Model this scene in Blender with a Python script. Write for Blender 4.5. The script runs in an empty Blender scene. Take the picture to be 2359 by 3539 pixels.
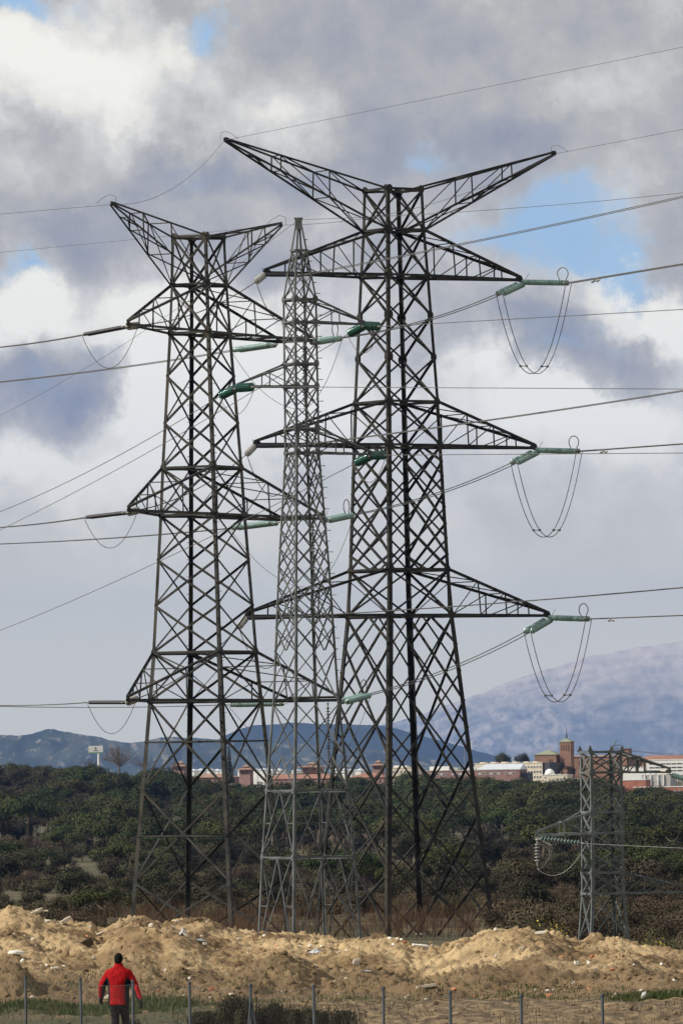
import bpy, math, random
import numpy as np
from mathutils import Vector, Matrix

S = bpy.context.scene
C = S.collection
RND = random.Random(11)

# ------------------------------------------------------------------ camera
F = 17000.0            # focal length in units of 1/1568 of the picture width
HY = 1770.0            # row of the horizon
ROLL = 0.0155
cr, sr = math.cos(ROLL), math.sin(ROLL)
cam = bpy.data.cameras.new('camera')
cam.sensor_fit = 'VERTICAL'
cam.sensor_height = 36
cam.lens = F / 2353 * 36
cam.shift_y = (HY - 1176.5) / 2353
cam.clip_start = 1
cam.clip_end = 120000
co = bpy.data.objects.new('camera', cam)
C.objects.link(co)
co.matrix_world = Matrix(((cr, sr, 0, 0), (0, 0, -1, 0), (-sr, cr, 0, 0), (0, 0, 0, 1)))
S.camera = co


def W(px, py, Y):
    """World point at distance Y seen at (px, py)."""
    a, b = (px - 784) * Y / F, (HY - py) * Y / F
    return Vector((a * cr + b * sr, Y, -a * sr + b * cr))


# ------------------------------------------------------------------ render look
S.view_settings.view_transform = 'Standard'
S.view_settings.look = 'None'
S.view_settings.exposure = 0.0
S.view_settings.gamma = 1
S.cycles.use_denoising = True
S.cycles.max_bounces = 5
S.cycles.diffuse_bounces = 2
S.cycles.glossy_bounces = 2
S.cycles.transmission_bounces = 4
S.cycles.volume_bounces = 0
S.cycles.transparent_max_bounces = 6

# ------------------------------------------------------------------ sun
SUN = Vector((-0.80, -0.16, 0.58)).normalized()
sl = bpy.data.lights.new('sun', 'SUN')
sl.energy = 5.0
sl.angle = math.radians(0.5)
sl.color = (1.0, 0.93, 0.82)
so = bpy.data.objects.new('sun', sl)
C.objects.link(so)
so.location = (-200, 0, 300)
so.rotation_euler = SUN.to_track_quat('Z', 'Y').to_euler()

# ------------------------------------------------------------------ sky with broken cloud
world = bpy.data.worlds.new('World')
S.world = world
world.use_nodes = True
nt = world.node_tree
N, LK = nt.nodes, nt.links
for n in list(N):
    N.remove(n)


def nd(t, **kw):
    n = N.new(t)
    for k, v in kw.items():
        setattr(n, k, v)
    return n


def mth(op, a, b=None, c=None, clamp=False):
    n = nd('ShaderNodeMath', operation=op, use_clamp=clamp)
    for i, v in enumerate((a, b, c)):
        if v is None:
            continue
        if isinstance(v, (int, float)):
            n.inputs[i].default_value = v
        else:
            LK.new(v, n.inputs[i])
    return n.outputs[0]


tc = nd('ShaderNodeTexCoord')
scl = nd('ShaderNodeVectorMath', operation='SCALE')
LK.new(tc.outputs['Generated'], scl.inputs[0])
scl.inputs['Scale'].default_value = F / 1000
DIR = scl.outputs[0]


def noise(vec, scale, detail, rough, out='Fac', dist=0.0):
    n = nd('ShaderNodeTexNoise')
    LK.new(vec, n.inputs['Vector'])
    n.inputs['Scale'].default_value = scale
    n.inputs['Detail'].default_value = detail
    n.inputs['Roughness'].default_value = rough
    n.inputs['Distortion'].default_value = dist
    return n.outputs['Fac' if out == 'Fac' else 'Color']


def warped(vec, scale, amt, detail=6, rough=0.6):
    s1 = nd('ShaderNodeVectorMath', operation='SUBTRACT')
    LK.new(noise(vec, scale, detail, rough, 'Color'), s1.inputs[0])
    s1.inputs[1].default_value = (.5, .5, .5)
    s2 = nd('ShaderNodeVectorMath', operation='MULTIPLY_ADD')
    LK.new(s1.outputs[0], s2.inputs[0])
    s2.inputs[1].default_value = (amt, amt, amt)
    LK.new(vec, s2.inputs[2])
    return s2.outputs[0]


WP = warped(DIR, 3.2, 0.42, 8, 0.62)


def blobs(lst, start):
    acc = start
    for px, py, rx, ry, amp in lst:
        c = W(px, py, F / 1000)
        c = c.normalized() * (F / 1000)
        m = nd('ShaderNodeMapping', vector_type='POINT')
        LK.new(WP, m.inputs['Vector'])
        sx, sz = 1000 / rx, 1000 / ry
        m.inputs['Scale'].default_value = (sx, 0.3, sz)
        m.inputs['Location'].default_value = (-c.x * sx, -c.y * 0.3, -c.z * sz)
        g = nd('ShaderNodeTexGradient', gradient_type='QUADRATIC_SPHERE')
        LK.new(m.outputs[0], g.inputs[0])
        acc = mth('MULTIPLY_ADD', g.outputs['Fac'], amp, acc)
    return acc


#CLOUDS
LIGHT = [  # px, py, rx, ry, amount
    (210, 150, 440, 280, .55), (60, 110, 240, 180, .22), (400, 110, 200, 130, .25), (640, 250, 420, 180, .26),
    (250, 300, 300, 160, .12),
    (70, 720, 260, 190, .85), (150, 690, 120, 70, .25), (330, 690, 190, 120, .45), (440, 860, 340, 260, .80), (640, 900, 480, 260, .60), (470, 830, 300, 220, .55), (430, 870, 270, 210, .70), (420, 1000, 300, 130, .25), (380, 780, 220, 180, .35), (540, 960, 420, 160, .35),
    (300, 960, 240, 110, .35), (1500, 700, 290, 120, 1.0), (1570, 780, 150, 170, .45),
    (1330, 925, 560, 120, .62), (1085, 830, 120, 100, .55), (1225, 880, 130, 110, .45), (1480, 990, 400, 110, .30), (1330, 940, 160, 70, .3),
    (90, 1080, 420, 140, .60), (1150, 1000, 500, 240, .25), (400, 1120, 700, 260, .25),
    (780, 1270, 1500, 420, .26), (1330, 200, 560, 260, .12),
    (110, 880, 380, 170, -.34), (230, 800, 150, 110, -.25), (450, 400, 400, 140, -.34), (60, 330, 260, 120, -.22),
    (1120, 330, 620, 200, -.26), (760, 110, 340, 170, -.14), (1290, 750, 400, 130, -.40), (1440, 850, 220, 100, -.25),
    (190, 520, 420, 130, -.20), (760, 620, 380, 150, -.18), (1150, 470, 330, 110, -.16), (1180, 1180, 360, 110, -.08),
    (250, 1180, 340, 100, -.14), (60, 1430, 400, 260, -.06), (650, 400, 260, 90, -.12), (180, 450, 220, 60, -.10),
]
BLUE = [
    (40, 10, 330, 110, .9), (500, 80, 170, 140, .75), (480, 20, 130, 100, .3), (30, 625, 230, 100, .85), (1180, 575, 430, 130, .62),
    (1330, 560, 300, 140, .50), (110, 890, 420, 170, .34), (230, 790, 160, 120, .2), (1300, 760, 380, 110, .42), (450, 410, 300, 100, .25), (1310, 470, 260, 130, .6), (970, 400, 280, 110, .6), (1450, 630, 260, 100, .65),
    (1120, 270, 180, 110, .2), (1560, 200, 160, 120, .2),
]
fb = noise(DIR, 3.4, 12, 0.60)
fb2 = noise(WP, 8.0, 10, 0.62)
sep = nd('ShaderNodeSeparateXYZ')
LK.new(DIR, sep.inputs[0])
elev = nd('ShaderNodeMapRange')          # cloud structure softens towards the horizon
LK.new(sep.outputs['Z'], elev.inputs[0])
elev.inputs[1].default_value, elev.inputs[2].default_value = 0.25, 0.85
elev.inputs[3].default_value, elev.inputs[4].default_value = 0.42, 1.0
n0 = mth('MULTIPLY', mth('SUBTRACT', fb, 0.5), 0.80)
n1 = mth('MULTIPLY_ADD', mth('SUBTRACT', fb2, 0.5), 0.38, n0)
n2 = mth('MULTIPLY', n1, elev.outputs[0])
base = mth('ADD', n2, 0.49)
V = mth('MULTIPLY_ADD', mth('SUBTRACT', blobs(LIGHT, base), 0.5), 1.22, 0.5)
ramp = nd('ShaderNodeValToRGB')
LK.new(V, ramp.inputs[0])
cr_ = ramp.color_ramp
cr_.elements[0].position, cr_.elements[0].color = 0.0, (.300, .315, .365, 1)
cr_.elements[1].position, cr_.elements[1].color = 1.0, (1.04, 1.01, .90, 1)
for p, c in ((.28, (.40, .40, .415)), (.48, (.535, .515, .475)), (.66, (.72, .70, .65)), (.82, (.93, .895, .79))):
    e = cr_.elements.new(p)
    e.color = (*c, 1)
sky = nd('ShaderNodeTexSky', sky_type='NISHITA')
sky.sun_disc = False
sky.sun_elevation = math.asin(SUN.z)
sky.sun_rotation = math.atan2(SUN.x, SUN.y)
sky.altitude = 650
sky.air_density = 1.0
sky.dust_density = 0.6
sky.ozone_density = 2.0
bnish = nd('ShaderNodeBackground')
LK.new(sky.outputs[0], bnish.inputs['Color'])
bnish.inputs['Strength'].default_value = 0.10
bblue = nd('ShaderNodeBackground')                                    # clear upper air seen through the gaps
bblue.inputs['Color'].default_value = (.36, .60, .92, 1)
bsky = nd('ShaderNodeMixShader')
bsky.inputs[0].default_value = .7
LK.new(bnish.outputs[0], bsky.inputs[1])
LK.new(bblue.outputs[0], bsky.inputs[2])
lowf = nd('ShaderNodeMapRange', interpolation_type='SMOOTHSTEP')      # bright thin overcast lies low
LK.new(sep.outputs['Z'], lowf.inputs[0])
lowf.inputs[1].default_value, lowf.inputs[2].default_value = 0.86, 0.22
lowf.inputs[3].default_value, lowf.inputs[4].default_value = 0.0, 1.0
lowm = nd('ShaderNodeMix', data_type='RGBA')
LK.new(lowf.outputs[0], lowm.inputs['Factor'])
LK.new(ramp.outputs[0], lowm.inputs['A'])
lowm.inputs['B'].default_value = (.97, .88, .60, 1)
bcl = nd('ShaderNodeBackground')
LK.new(lowm.outputs['Result'], bcl.inputs['Color'])
bcl.inputs['Strength'].default_value = 1.0
gap = nd('ShaderNodeMapRange', interpolation_type='SMOOTHSTEP')      # openings far off frame
LK.new(noise(tc.outputs['Generated'], 2.3, 6, .55), gap.inputs[0])
gap.inputs[1].default_value, gap.inputs[2].default_value = .56, .66
far_gap = mth('MULTIPLY', gap.outputs[0], mth('SUBTRACT', 1.0, mth('MULTIPLY', mth('GREATER_THAN', sep.outputs['Y'], 16.4), 1.0)))
B0 = mth('MULTIPLY', mth('SUBTRACT', fb, 0.5), 1.1)
B1 = blobs(BLUE, B0)
bm = nd('ShaderNodeMapRange', interpolation_type='SMOOTHSTEP')
LK.new(mth('ADD', B1, far_gap), bm.inputs[0])
bm.inputs[1].default_value, bm.inputs[2].default_value = .18, .75
mixs = nd('ShaderNodeMixShader')
LK.new(mth('MULTIPLY', bm.outputs[0], .90), mixs.inputs[0])
LK.new(bcl.outputs[0], mixs.inputs[1])
LK.new(bsky.outputs[0], mixs.inputs[2])
wo = nd('ShaderNodeOutputWorld')
LK.new(mixs.outputs[0], wo.inputs['Surface'])


# ------------------------------------------------------------------ materials
def material(name, col, rough=0.8, col2=None, scale=4.0, detail=6, metal=0.0, bump=0.0, bscale=20.0,
             lo=0.35, hi=0.65, coords='Object', var=0.0, trans=0.0, spec=0.3, extra=None, stretch=None):
    m = bpy.data.materials.new(name)
    m.use_nodes = True
    t = m.node_tree
    p = t.nodes['Principled BSDF']
    p.inputs['Roughness'].default_value = rough
    p.inputs['Metallic'].default_value = metal
    p.inputs['Specular IOR Level'].default_value = spec
    if trans:
        p.inputs['Transmission Weight'].default_value = trans
    if coords == 'World':
        g = t.nodes.new('ShaderNodeNewGeometry')
        vec = g.outputs['Position']
    else:
        g = t.nodes.new('ShaderNodeTexCoord')
        vec = g.outputs['Object']
    if stretch:                                   # longer features down the slope
        mp = t.nodes.new('ShaderNodeMapping')
        mp.inputs['Scale'].default_value = stretch
        t.links.new(vec, mp.inputs['Vector'])
        vec = mp.outputs[0]
    out = None
    if col2 is None:
        col2 = tuple(c * 1.25 for c in col)
    nz = t.nodes.new('ShaderNodeTexNoise')
    nz.inputs['Scale'].default_value = scale
    nz.inputs['Detail'].default_value = detail
    t.links.new(vec, nz.inputs['Vector'])
    mr = t.nodes.new('ShaderNodeMapRange')
    mr.inputs[1].default_value, mr.inputs[2].default_value = lo, hi
    t.links.new(nz.outputs['Fac'], mr.inputs[0])
    mx = t.nodes.new('ShaderNodeMix')
    mx.data_type = 'RGBA'
    mx.inputs['A'].default_value = (*col, 1)
    mx.inputs['B'].default_value = (*col2, 1)
    t.links.new(mr.outputs[0], mx.inputs['Factor'])
    out = mx.outputs['Result']
    if extra:                                     # further spots of another colour
        for ecol, esc, elo, ehi in extra:
            n2_ = t.nodes.new('ShaderNodeTexNoise')
            n2_.inputs['Scale'].default_value = esc
            n2_.inputs['Detail'].default_value = 5
            t.links.new(vec, n2_.inputs['Vector'])
            m2 = t.nodes.new('ShaderNodeMapRange')
            m2.inputs[1].default_value, m2.inputs[2].default_value = elo, ehi
            t.links.new(n2_.outputs['Fac'], m2.inputs[0])
            x2 = t.nodes.new('ShaderNodeMix')
            x2.data_type = 'RGBA'
            t.links.new(out, x2.inputs['A'])
            x2.inputs['B'].default_value = (*ecol, 1)
            t.links.new(m2.outputs[0], x2.inputs['Factor'])
            out = x2.outputs['Result']
    if var:
        oi = t.nodes.new('ShaderNodeObjectInfo')
        hs = t.nodes.new('ShaderNodeHueSaturation')
        a = t.nodes.new('ShaderNodeMapRange')
        a.inputs[3].default_value, a.inputs[4].default_value = 1 - var, 1 + var
        t.links.new(oi.outputs['Random'], a.inputs[0])
        t.links.new(a.outputs[0], hs.inputs['Value'])
        b = t.nodes.new('ShaderNodeMath')
        b.operation = 'MULTIPLY_ADD'
        sn = t.nodes.new('ShaderNodeMath')
        sn.operation = 'FRACT'
        ml = t.nodes.new('ShaderNodeMath')
        ml.operation = 'MULTIPLY'
        ml.inputs[1].default_value = 17.3
        t.links.new(oi.outputs['Random'], ml.inputs[0])
        t.links.new(ml.outputs[0], sn.inputs[0])
        t.links.new(sn.outputs[0], b.inputs[0])
        b.inputs[1].default_value = 0.075
        b.inputs[2].default_value = 0.452
        t.links.new(b.outputs[0], hs.inputs['Hue'])
        t.links.new(out, hs.inputs['Color'])
        out = hs.outputs['Color']
    t.links.new(out, p.inputs['Base Color'])
    if bump:
        bn = t.nodes.new('ShaderNodeTexNoise')
        bn.inputs['Scale'].default_value = bscale
        bn.inputs['Detail'].default_value = 8
        t.links.new(vec, bn.inputs['Vector'])
        bp = t.nodes.new('ShaderNodeBump')
        bp.inputs['Strength'].default_value = 1
        bp.inputs['Distance'].default_value = bump
        t.links.new(bn.outputs['Fac'], bp.inputs['Height'])
        t.links.new(bp.outputs[0], p.inputs['Normal'])
    return m


M = {}
M['steel_a'] = material('dark_weathered_steel', (.012, .012, .011), .6, (.038, .038, .036), 1.3, 6, .1, spec=.15, extra=[((.050, .045, .034), .5, .5, .75)])
M['steel_b'] = material('weathered_steel', (.017, .017, .016), .6, (.050, .050, .046), 1.1, 6, .1, spec=.15, extra=[((.070, .062, .046), .5, .5, .75)])
M['steel_c'] = material('galvanised_steel', (.075, .08, .08), .55, (.155, .165, .165), 1.6, 6, .15, spec=.2)
M['steel_d'] = material('grey_green_steel', (.095, .106, .104), .55, (.165, .18, .177), 1.6, 6, .1, spec=.2)
M['glass_pale'] = material('pale_green_glass', (.20, .33, .31), .12, (.29, .43, .40), 3, 2, 0, trans=.10, spec=.6)
M['glass_green'] = material('bottle_green_glass', (.010, .075, .058), .1, (.016, .10, .08), 3, 2, 0, trans=.15, spec=.6)
M['porcelain'] = material('grey_porcelain', (.30, .30, .28), .2, (.38, .38, .35), 3, 2, spec=.6)
M['rubber'] = material('dark_silicone', (.035, .035, .04), .5)
M['fitting'] = material('galvanised_fitting', (.28, .28, .27), .45, metal=.4)
M['wire'] = material('weathered_conductor', (.10, .10, .10), .6, metal=.3)
M['wire_bright'] = material('bright_conductor', (.30, .30, .29), .4, metal=.3)
M['concrete'] = material('concrete', (.32, .31, .28), .9, (.40, .39, .36), 3, bump=.01)


# ------------------------------------------------------------------ helpers
class MB:
    """Collects shapes and links them as ONE mesh object."""

    def __init__(s):
        s.v, s.f, s.m = [], [], []

    def add(s, vs, fs, mi=0):
        o = len(s.v)
        s.v += [tuple(v) for v in vs]
        s.f += [tuple(i + o for i in f) for f in fs]
        s.m += [mi] * len(fs)

    def box(s, c, size, mi=0, rot=None):
        c = Vector(c)
        hx, hy, hz = size[0] / 2, size[1] / 2, size[2] / 2
        vs = [Vector((x, y, z)) for z in (-hz, hz) for x, y in ((-hx, -hy), (hx, -hy), (hx, hy), (-hx, hy))]
        if rot:
            vs = [rot @ v for v in vs]
        s.add([v + c for v in vs], [(3, 2, 1, 0), (4, 5, 6, 7), (0, 1, 5, 4), (1, 2, 6, 5), (2, 3, 7, 6), (3, 0, 4, 7)], mi)

    def angle(s, p0, p1, nrm, w, t, off=0.0, mid=True):
        """A steel angle: one flange across nrm, one along -nrm."""
        p0, p1 = Vector(p0), Vector(p1)
        ax = (p1 - p0).normalized()
        b = nrm - ax * nrm.dot(ax)
        if b.length < 1e-4:
            b = ax.orthogonal()
        b.normalize()
        a = ax.cross(b)
        o = b * (off + RND.uniform(0, .004)) - (a * w / 2 if mid else a * 0)
        b = -b
        sec = [(0, 0), (w, 0), (w, t), (t, t), (t, w), (0, w)]
        vs = [p0 + o + a * x + b * y for x, y in sec] + [p1 + o + a * x + b * y for x, y in sec]
        fs = [(i, (i + 1) % 6, 6 + (i + 1) % 6, 6 + i) for i in range(6)]
        s.add(vs, fs + [(5, 4, 3, 2, 1, 0), (6, 7, 8, 9, 10, 11)])

    def corner(s, p0, p1, a, b, w, t):
        """A leg angle: outside corner on the line p0-p1, flanges along a and b."""
        p0, p1 = Vector(p0), Vector(p1)
        sec = [(0, 0), (w, 0), (w, t), (t, t), (t, w), (0, w)]
        vs = [p0 + a * x + b * y for x, y in sec] + [p1 + a * x + b * y for x, y in sec]
        fs = [(i, (i + 1) % 6, 6 + (i + 1) % 6, 6 + i) for i in range(6)]
        s.add(vs, fs + [(5, 4, 3, 2, 1, 0), (6, 7, 8, 9, 10, 11)])

    def tube(s, pts, r, n=6, mi=0, cap=True):
        pts = [Vector(p) for p in pts]
        rs = r if isinstance(r, (list, tuple)) else [r] * len(pts)
        vs = []
        d = (pts[1] - pts[0]).normalized()
        a = d.orthogonal().normalized()
        for i, p in enumerate(pts):
            d = (pts[min(i + 1, len(pts) - 1)] - pts[max(i - 1, 0)]).normalized()
            a = (a - d * a.dot(d))
            a = a.normalized() if a.length > 1e-6 else d.orthogonal().normalized()
            b = d.cross(a)
            for k in range(n):
                th = 2 * math.pi * k / n
                vs.append(p + (a * math.cos(th) + b * math.sin(th)) * rs[i])
        fs = []
        for i in range(len(pts) - 1):
            for k in range(n):
                k2 = (k + 1) % n
                fs.append((i * n + k, i * n + k2, (i + 1) * n + k2, (i + 1) * n + k))
        if cap:
            fs.append(tuple(reversed(range(n))))
            fs.append(tuple(range((len(pts) - 1) * n, len(pts) * n)))
        s.add(vs, fs, mi)

    def lathe(s, prof, n=12, mi=0, o=(0, 0, 0)):
        """prof: (radius, z) list round the local Z axis."""
        vs, fs = [], []
        for r, z in prof:
            for k in range(n):
                th = 2 * math.pi * k / n
                vs.append((o[0] + r * math.cos(th), o[1] + r * math.sin(th), o[2] + z))
        for i in range(len(prof) - 1):
            for k in range(n):
                k2 = (k + 1) % n
                fs.append((i * n + k, i * n + k2, (i + 1) * n + k2, (i + 1) * n + k))
        s.add(vs, fs, mi)

    def plate(s, c, a, b, t, wa, wb):
        """An eight-sided plate, thickness t along a x b."""
        c = Vector(c)
        nn = a.cross(b).normalized() * t
        k = .45
        pts = [(-1, -k), (-k, -1), (k, -1), (1, -k), (1, k), (k, 1), (-k, 1), (-1, k)]
        vs = [c + a * (x * wa / 2) + b * (y * wb / 2) - nn / 2 for x, y in pts]
        vs += [v + nn for v in vs]
        fs = [tuple(reversed(range(8))), tuple(range(8, 16))] + [(i, (i + 1) % 8, 8 + (i + 1) % 8, 8 + i) for i in range(8)]
        s.add(vs, fs)

    def mesh(s, name, mats, smooth=False):
        me = bpy.data.meshes.new(name)
        me.from_pydata(s.v, [], s.f)
        for m in (mats if isinstance(mats, (list, tuple)) else [mats]):
            me.materials.append(m)
        if any(s.m):
            me.polygons.foreach_set('material_index', s.m)
        if smooth:
            me.polygons.foreach_set('use_smooth', [True] * len(s.f))
        me.update()
        return me

    def build(s, name, mats, parent=None, smooth=False):
        return link(name, s.mesh(name, mats, smooth), parent)


def link(name, me, parent=None):
    o = bpy.data.objects.new(name, me)
    C.objects.link(o)
    if parent is not None:
        o.parent = parent
        if parent.get('_w'):                # parts modelled in world space round a shifted base
            o.location = -parent.location
    return o


def thing(name, label, cat, loc=(0, 0, 0), group=None, world_space=False):
    """An Empty at the thing's base. world_space: its parts come in world coordinates."""
    o = bpy.data.objects.new(name, None)
    C.objects.link(o)
    o.empty_display_size = .2
    o.location = loc
    o['label'], o['category'] = label, cat
    if group:
        o['group'] = group
    o['_w'] = bool(world_space)
    return o


def tag(o, label, cat, group=None, kind=None):
    if label:
        o['label'] = label
    if cat:
        o['category'] = cat
    if group:
        o['group'] = group
    if kind:
        o['kind'] = kind
    return o


def struct(o, kind='structure', label=None):
    o['kind'] = kind
    if label:
        o['label'] = label
    return o


def lerp(a, b, t):
    return a + (b - a) * t


# value noise on numpy arrays
def vnoise(x, y, seed=0):
    x, y = np.asarray(x, float), np.asarray(y, float)
    xi, yi = np.floor(x).astype(np.int64), np.floor(y).astype(np.int64)
    xf, yf = x - xi, y - yi
    u, v = xf * xf * (3 - 2 * xf), yf * yf * (3 - 2 * yf)

    def h(a, b):
        n = (a * 374761393 + b * 668265263 + seed * 974634) & 0xffffffff
        n = ((n ^ (n >> 13)) * 1274126177) & 0xffffffff
        n = n ^ (n >> 16)
        return (n & 0xffff) / 65535.0
    return (h(xi, yi) * (1 - u) + h(xi + 1, yi) * u) * (1 - v) + (h(xi, yi + 1) * (1 - u) + h(xi + 1, yi + 1) * u) * v


def fbm(x, y, oct=5, seed=0, gain=.5):
    a, s, t = 1.0, 0.0, 0.0
    x, y = np.asarray(x, float), np.asarray(y, float)
    for i in range(oct):
        s = s + a * (vnoise(x, y, seed + i) - .5)
        t += a
        a *= gain
        x, y = x * 2.03 + 7.1, y * 2.03 + 3.7
    return s / t * 2


def grid_mesh(name, X, Y, Z, mat, smooth=True):
    ny, nx = X.shape
    vs = np.stack([X.ravel(), Y.ravel(), Z.ravel()], 1).astype(np.float32)
    i = np.arange(ny * nx).reshape(ny, nx)
    fs = np.stack([i[:-1, :-1], i[:-1, 1:], i[1:, 1:], i[1:, :-1]], -1).reshape(-1, 4)
    me = bpy.data.meshes.new(name)
    me.vertices.add(len(vs))
    me.vertices.foreach_set('co', vs.ravel())
    me.loops.add(fs.size)
    me.loops.foreach_set('vertex_index', fs.ravel().astype(np.int32))
    me.polygons.add(len(fs))
    me.polygons.foreach_set('loop_start', np.arange(0, fs.size, 4, dtype=np.int32))
    me.polygons.foreach_set('use_smooth', np.full(len(fs), smooth))
    me.materials.append(mat)
    me.update(calc_edges=True)
    return me


# ------------------------------------------------------------------ ground, heaps, mountains, air
PROF_Y = [-400, 0, 100, 140, 152, 170, 186, 205, 216, 240, 309, 386, 425, 480, 600, 800, 1000, 1300, 1700, 2100, 2500, 2800, 3050, 3500, 5000, 9000, 16300, 48200]
PROF_Z = [-7.0, -6.9, -6.4, -6.05, -5.85, -5.72, -5.85, -6.4, -7.3, -7.8, -8.3, -8.9, -9.6, -10.0, -11.5, -14.0, -15.5, -17.0, -17.6, -14.6, -11.6, -11.0, -9.6, -12, -30, -60, -75, -120]


def ground_z(x, y):
    x, y = np.asarray(x, float), np.asarray(y, float)
    z = np.interp(y, PROF_Y, PROF_Z)
    far = np.clip((y - 450) / 400, 0, 1)
    z = z + far * 0.9 * fbm(x / 60, y / 160, 3, 5) + np.clip((y - 260) / 200, 0, 1) * .25 * fbm(x / 9, y / 14, 3, 9)
    near = np.clip(1 - np.abs(y - 165) / 60, 0, 1)
    z = z + near * (.32 * fbm(x / 1.1, y / 1.4, 5, 21, .6) + .12 * np.clip(vnoise(x / .3, y / .4, 23) - .6, 0, 1))
    far2 = np.clip((y - 1500) / 1000, 0, 1)                      # the ridge drops gently from left to right
    u_ = np.clip(-x / np.maximum(y, 1) / .046, -1.2, 1.3)
    z = z + far2 * np.where(u_ > 0, 8.5, 4.0) * u_
    return z


def gz(x, y):
    return float(ground_z(x, y))


rows = np.concatenate([np.arange(-400, 120, 20), np.arange(120, 150, 1.5), np.arange(150, 190, .22), np.arange(190, 260, 2),
                       np.arange(260, 620, 4), np.arange(620, 1700, 12), np.arange(1700, 3600, 25), np.arange(3600, 48000, 1200)])
uu = np.concatenate([[-12, -6, -3, -1.8], np.linspace(-1.25, 1.25, 200), [1.8, 3, 6, 12]])
YY, UU = np.meshgrid(rows, uu, indexing='ij')
XX = UU * (.0475 * np.maximum(YY, 120))
ZZ = ground_z(XX, YY)
M['soil'] = material('scrub_soil', (.080, .062, .034), .95, (.145, .110, .062), .35, 8, coords='World', bump=.05, bscale=9,
                     extra=[((.062, .060, .030), .10, .42, .56), ((.05, .065, .02), .9, .56, .68), ((.24, .185, .105), .045, .64, .72)])
# turned, dark brown earth between the fence and the heaps, except at the left
t_ = M['soil'].node_tree
g_ = t_.nodes.new('ShaderNodeNewGeometry')
s_ = t_.nodes.new('ShaderNodeSeparateXYZ')
t_.links.new(g_.outputs['Position'], s_.inputs[0])
n_ = t_.nodes.new('ShaderNodeTexNoise')
n_.inputs['Scale'].default_value, n_.inputs['Detail'].default_value = .8, 8
t_.links.new(g_.outputs['Position'], n_.inputs['Vector'])
f_ = []
for ax_, k_, lo_, hi_ in (('X', 3.0, -1.9, -.2), ('Y', 6.0, 192, 188)):
    q_ = t_.nodes.new('ShaderNodeMath')
    q_.operation = 'MULTIPLY_ADD'
    t_.links.new(n_.outputs['Fac'], q_.inputs[0])
    q_.inputs[1].default_value = k_
    t_.links.new(s_.outputs[ax_], q_.inputs[2])
    r_ = t_.nodes.new('ShaderNodeMapRange')
    t_.links.new(q_.outputs[0], r_.inputs[0])
    r_.inputs[1].default_value, r_.inputs[2].default_value = lo_, hi_
    f_.append(r_.outputs[0])
q_ = t_.nodes.new('ShaderNodeMath')
q_.operation = 'MULTIPLY'
t_.links.new(f_[0], q_.inputs[0])
t_.links.new(f_[1], q_.inputs[1])
x_ = t_.nodes.new('ShaderNodeMix')
x_.data_type = 'RGBA'
pb_ = t_.nodes['Principled BSDF']
t_.links.new(pb_.inputs['Base Color'].links[0].from_socket, x_.inputs['A'])
nb_ = t_.nodes.new('ShaderNodeTexNoise')
nb_.inputs['Scale'].default_value, nb_.inputs['Detail'].default_value = 3.0, 8
t_.links.new(g_.outputs['Position'], nb_.inputs['Vector'])
rb_ = t_.nodes.new('ShaderNodeMapRange')
rb_.inputs[1].default_value, rb_.inputs[2].default_value = .40, .66
t_.links.new(nb_.outputs['Fac'], rb_.inputs[0])
xb_ = t_.nodes.new('ShaderNodeMix')
xb_.data_type = 'RGBA'
xb_.inputs['A'].default_value = (.080, .054, .029, 1)
xb_.inputs['B'].default_value = (.27, .195, .108, 1)
t_.links.new(rb_.outputs[0], xb_.inputs['Factor'])
t_.links.new(xb_.outputs['Result'], x_.inputs['B'])
t_.links.new(q_.outputs[0], x_.inputs['Factor'])
t_.links.new(x_.outputs['Result'], pb_.inputs['Base Color'])
ground = link('ground', grid_mesh('ground', XX, YY, ZZ, M['soil']))
struct(ground, label='scrubby earth sloping down from the fence into the wooded valley')

# --- heaps of dumped earth: crest line read off the skyline of the heaps
CR = [(-400, 2070), (-150, 2096), (0, 2093), (22, 2083), (50, 2090), (75, 2094), (100, 2112), (150, 2124), (210, 2128), (222, 2140), (262, 2128),
      (300, 2107), (332, 2111), (370, 2126), (405, 2117), (460, 2115), (520, 2135), (590, 2145), (650, 2144), (700, 2148),
      (760, 2155), (784, 2163), (824, 2156), (884, 2154), (925, 2160), (944, 2175), (1010, 2178), (1044, 2165), (1084, 2156), (1114, 2141),
      (1175, 2135), (1215, 2140), (1254, 2146), (1300, 2160), (1324, 2166), (1360, 2158), (1424, 2156), (1460, 2170), (1509, 2177),
      (1550, 2187), (1580, 2195), (1700, 2215), (2000, 2180)]
YC = 205.0
CX = np.array([W(p, q, YC).x for p, q in CR])
CZ = np.array([W(p, q, YC).z for p, q in CR])


def rel(px, py, Y):
    w = W(px, py, Y)
    return w.x, w.z


HEAPS = [  # px, py of the top, distance, half-widths (m) across and along
    (15, 2205, 190.5, .75, 1.8, .75), (60, 2222, 190, .45, 1.2, .35), (285, 2195, 193, 1.0, 1.8, .30), (650, 2198, 192, 1.3, 2.2, .95), (560, 2225, 190, .7, 1.5, .38),
    (840, 2228, 190.5, 1.3, 1.9, .70), (930, 2245, 189, .8, 1.2, .30), (1080, 2210, 192, 1.3, 2.0, .30), (1260, 2195, 194, 1.5, 2.6, .55), (1440, 2205, 193, 1.3, 2.0, .35), (430, 2190, 194, .8, 1.6, .28),
    (1185, 2160, 199, 1.9, 3.4, .55), (150, 2150, 200, 1.2, 2.2, .22), (1000, 2262, 188.5, .9, .9, .20), (1530, 2240, 190, .9, 1.5, .3), (345, 2160, 197, 1.6, 3.4, .75), (820, 2185, 197, 1.3, 2.0, .3),
]


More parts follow.
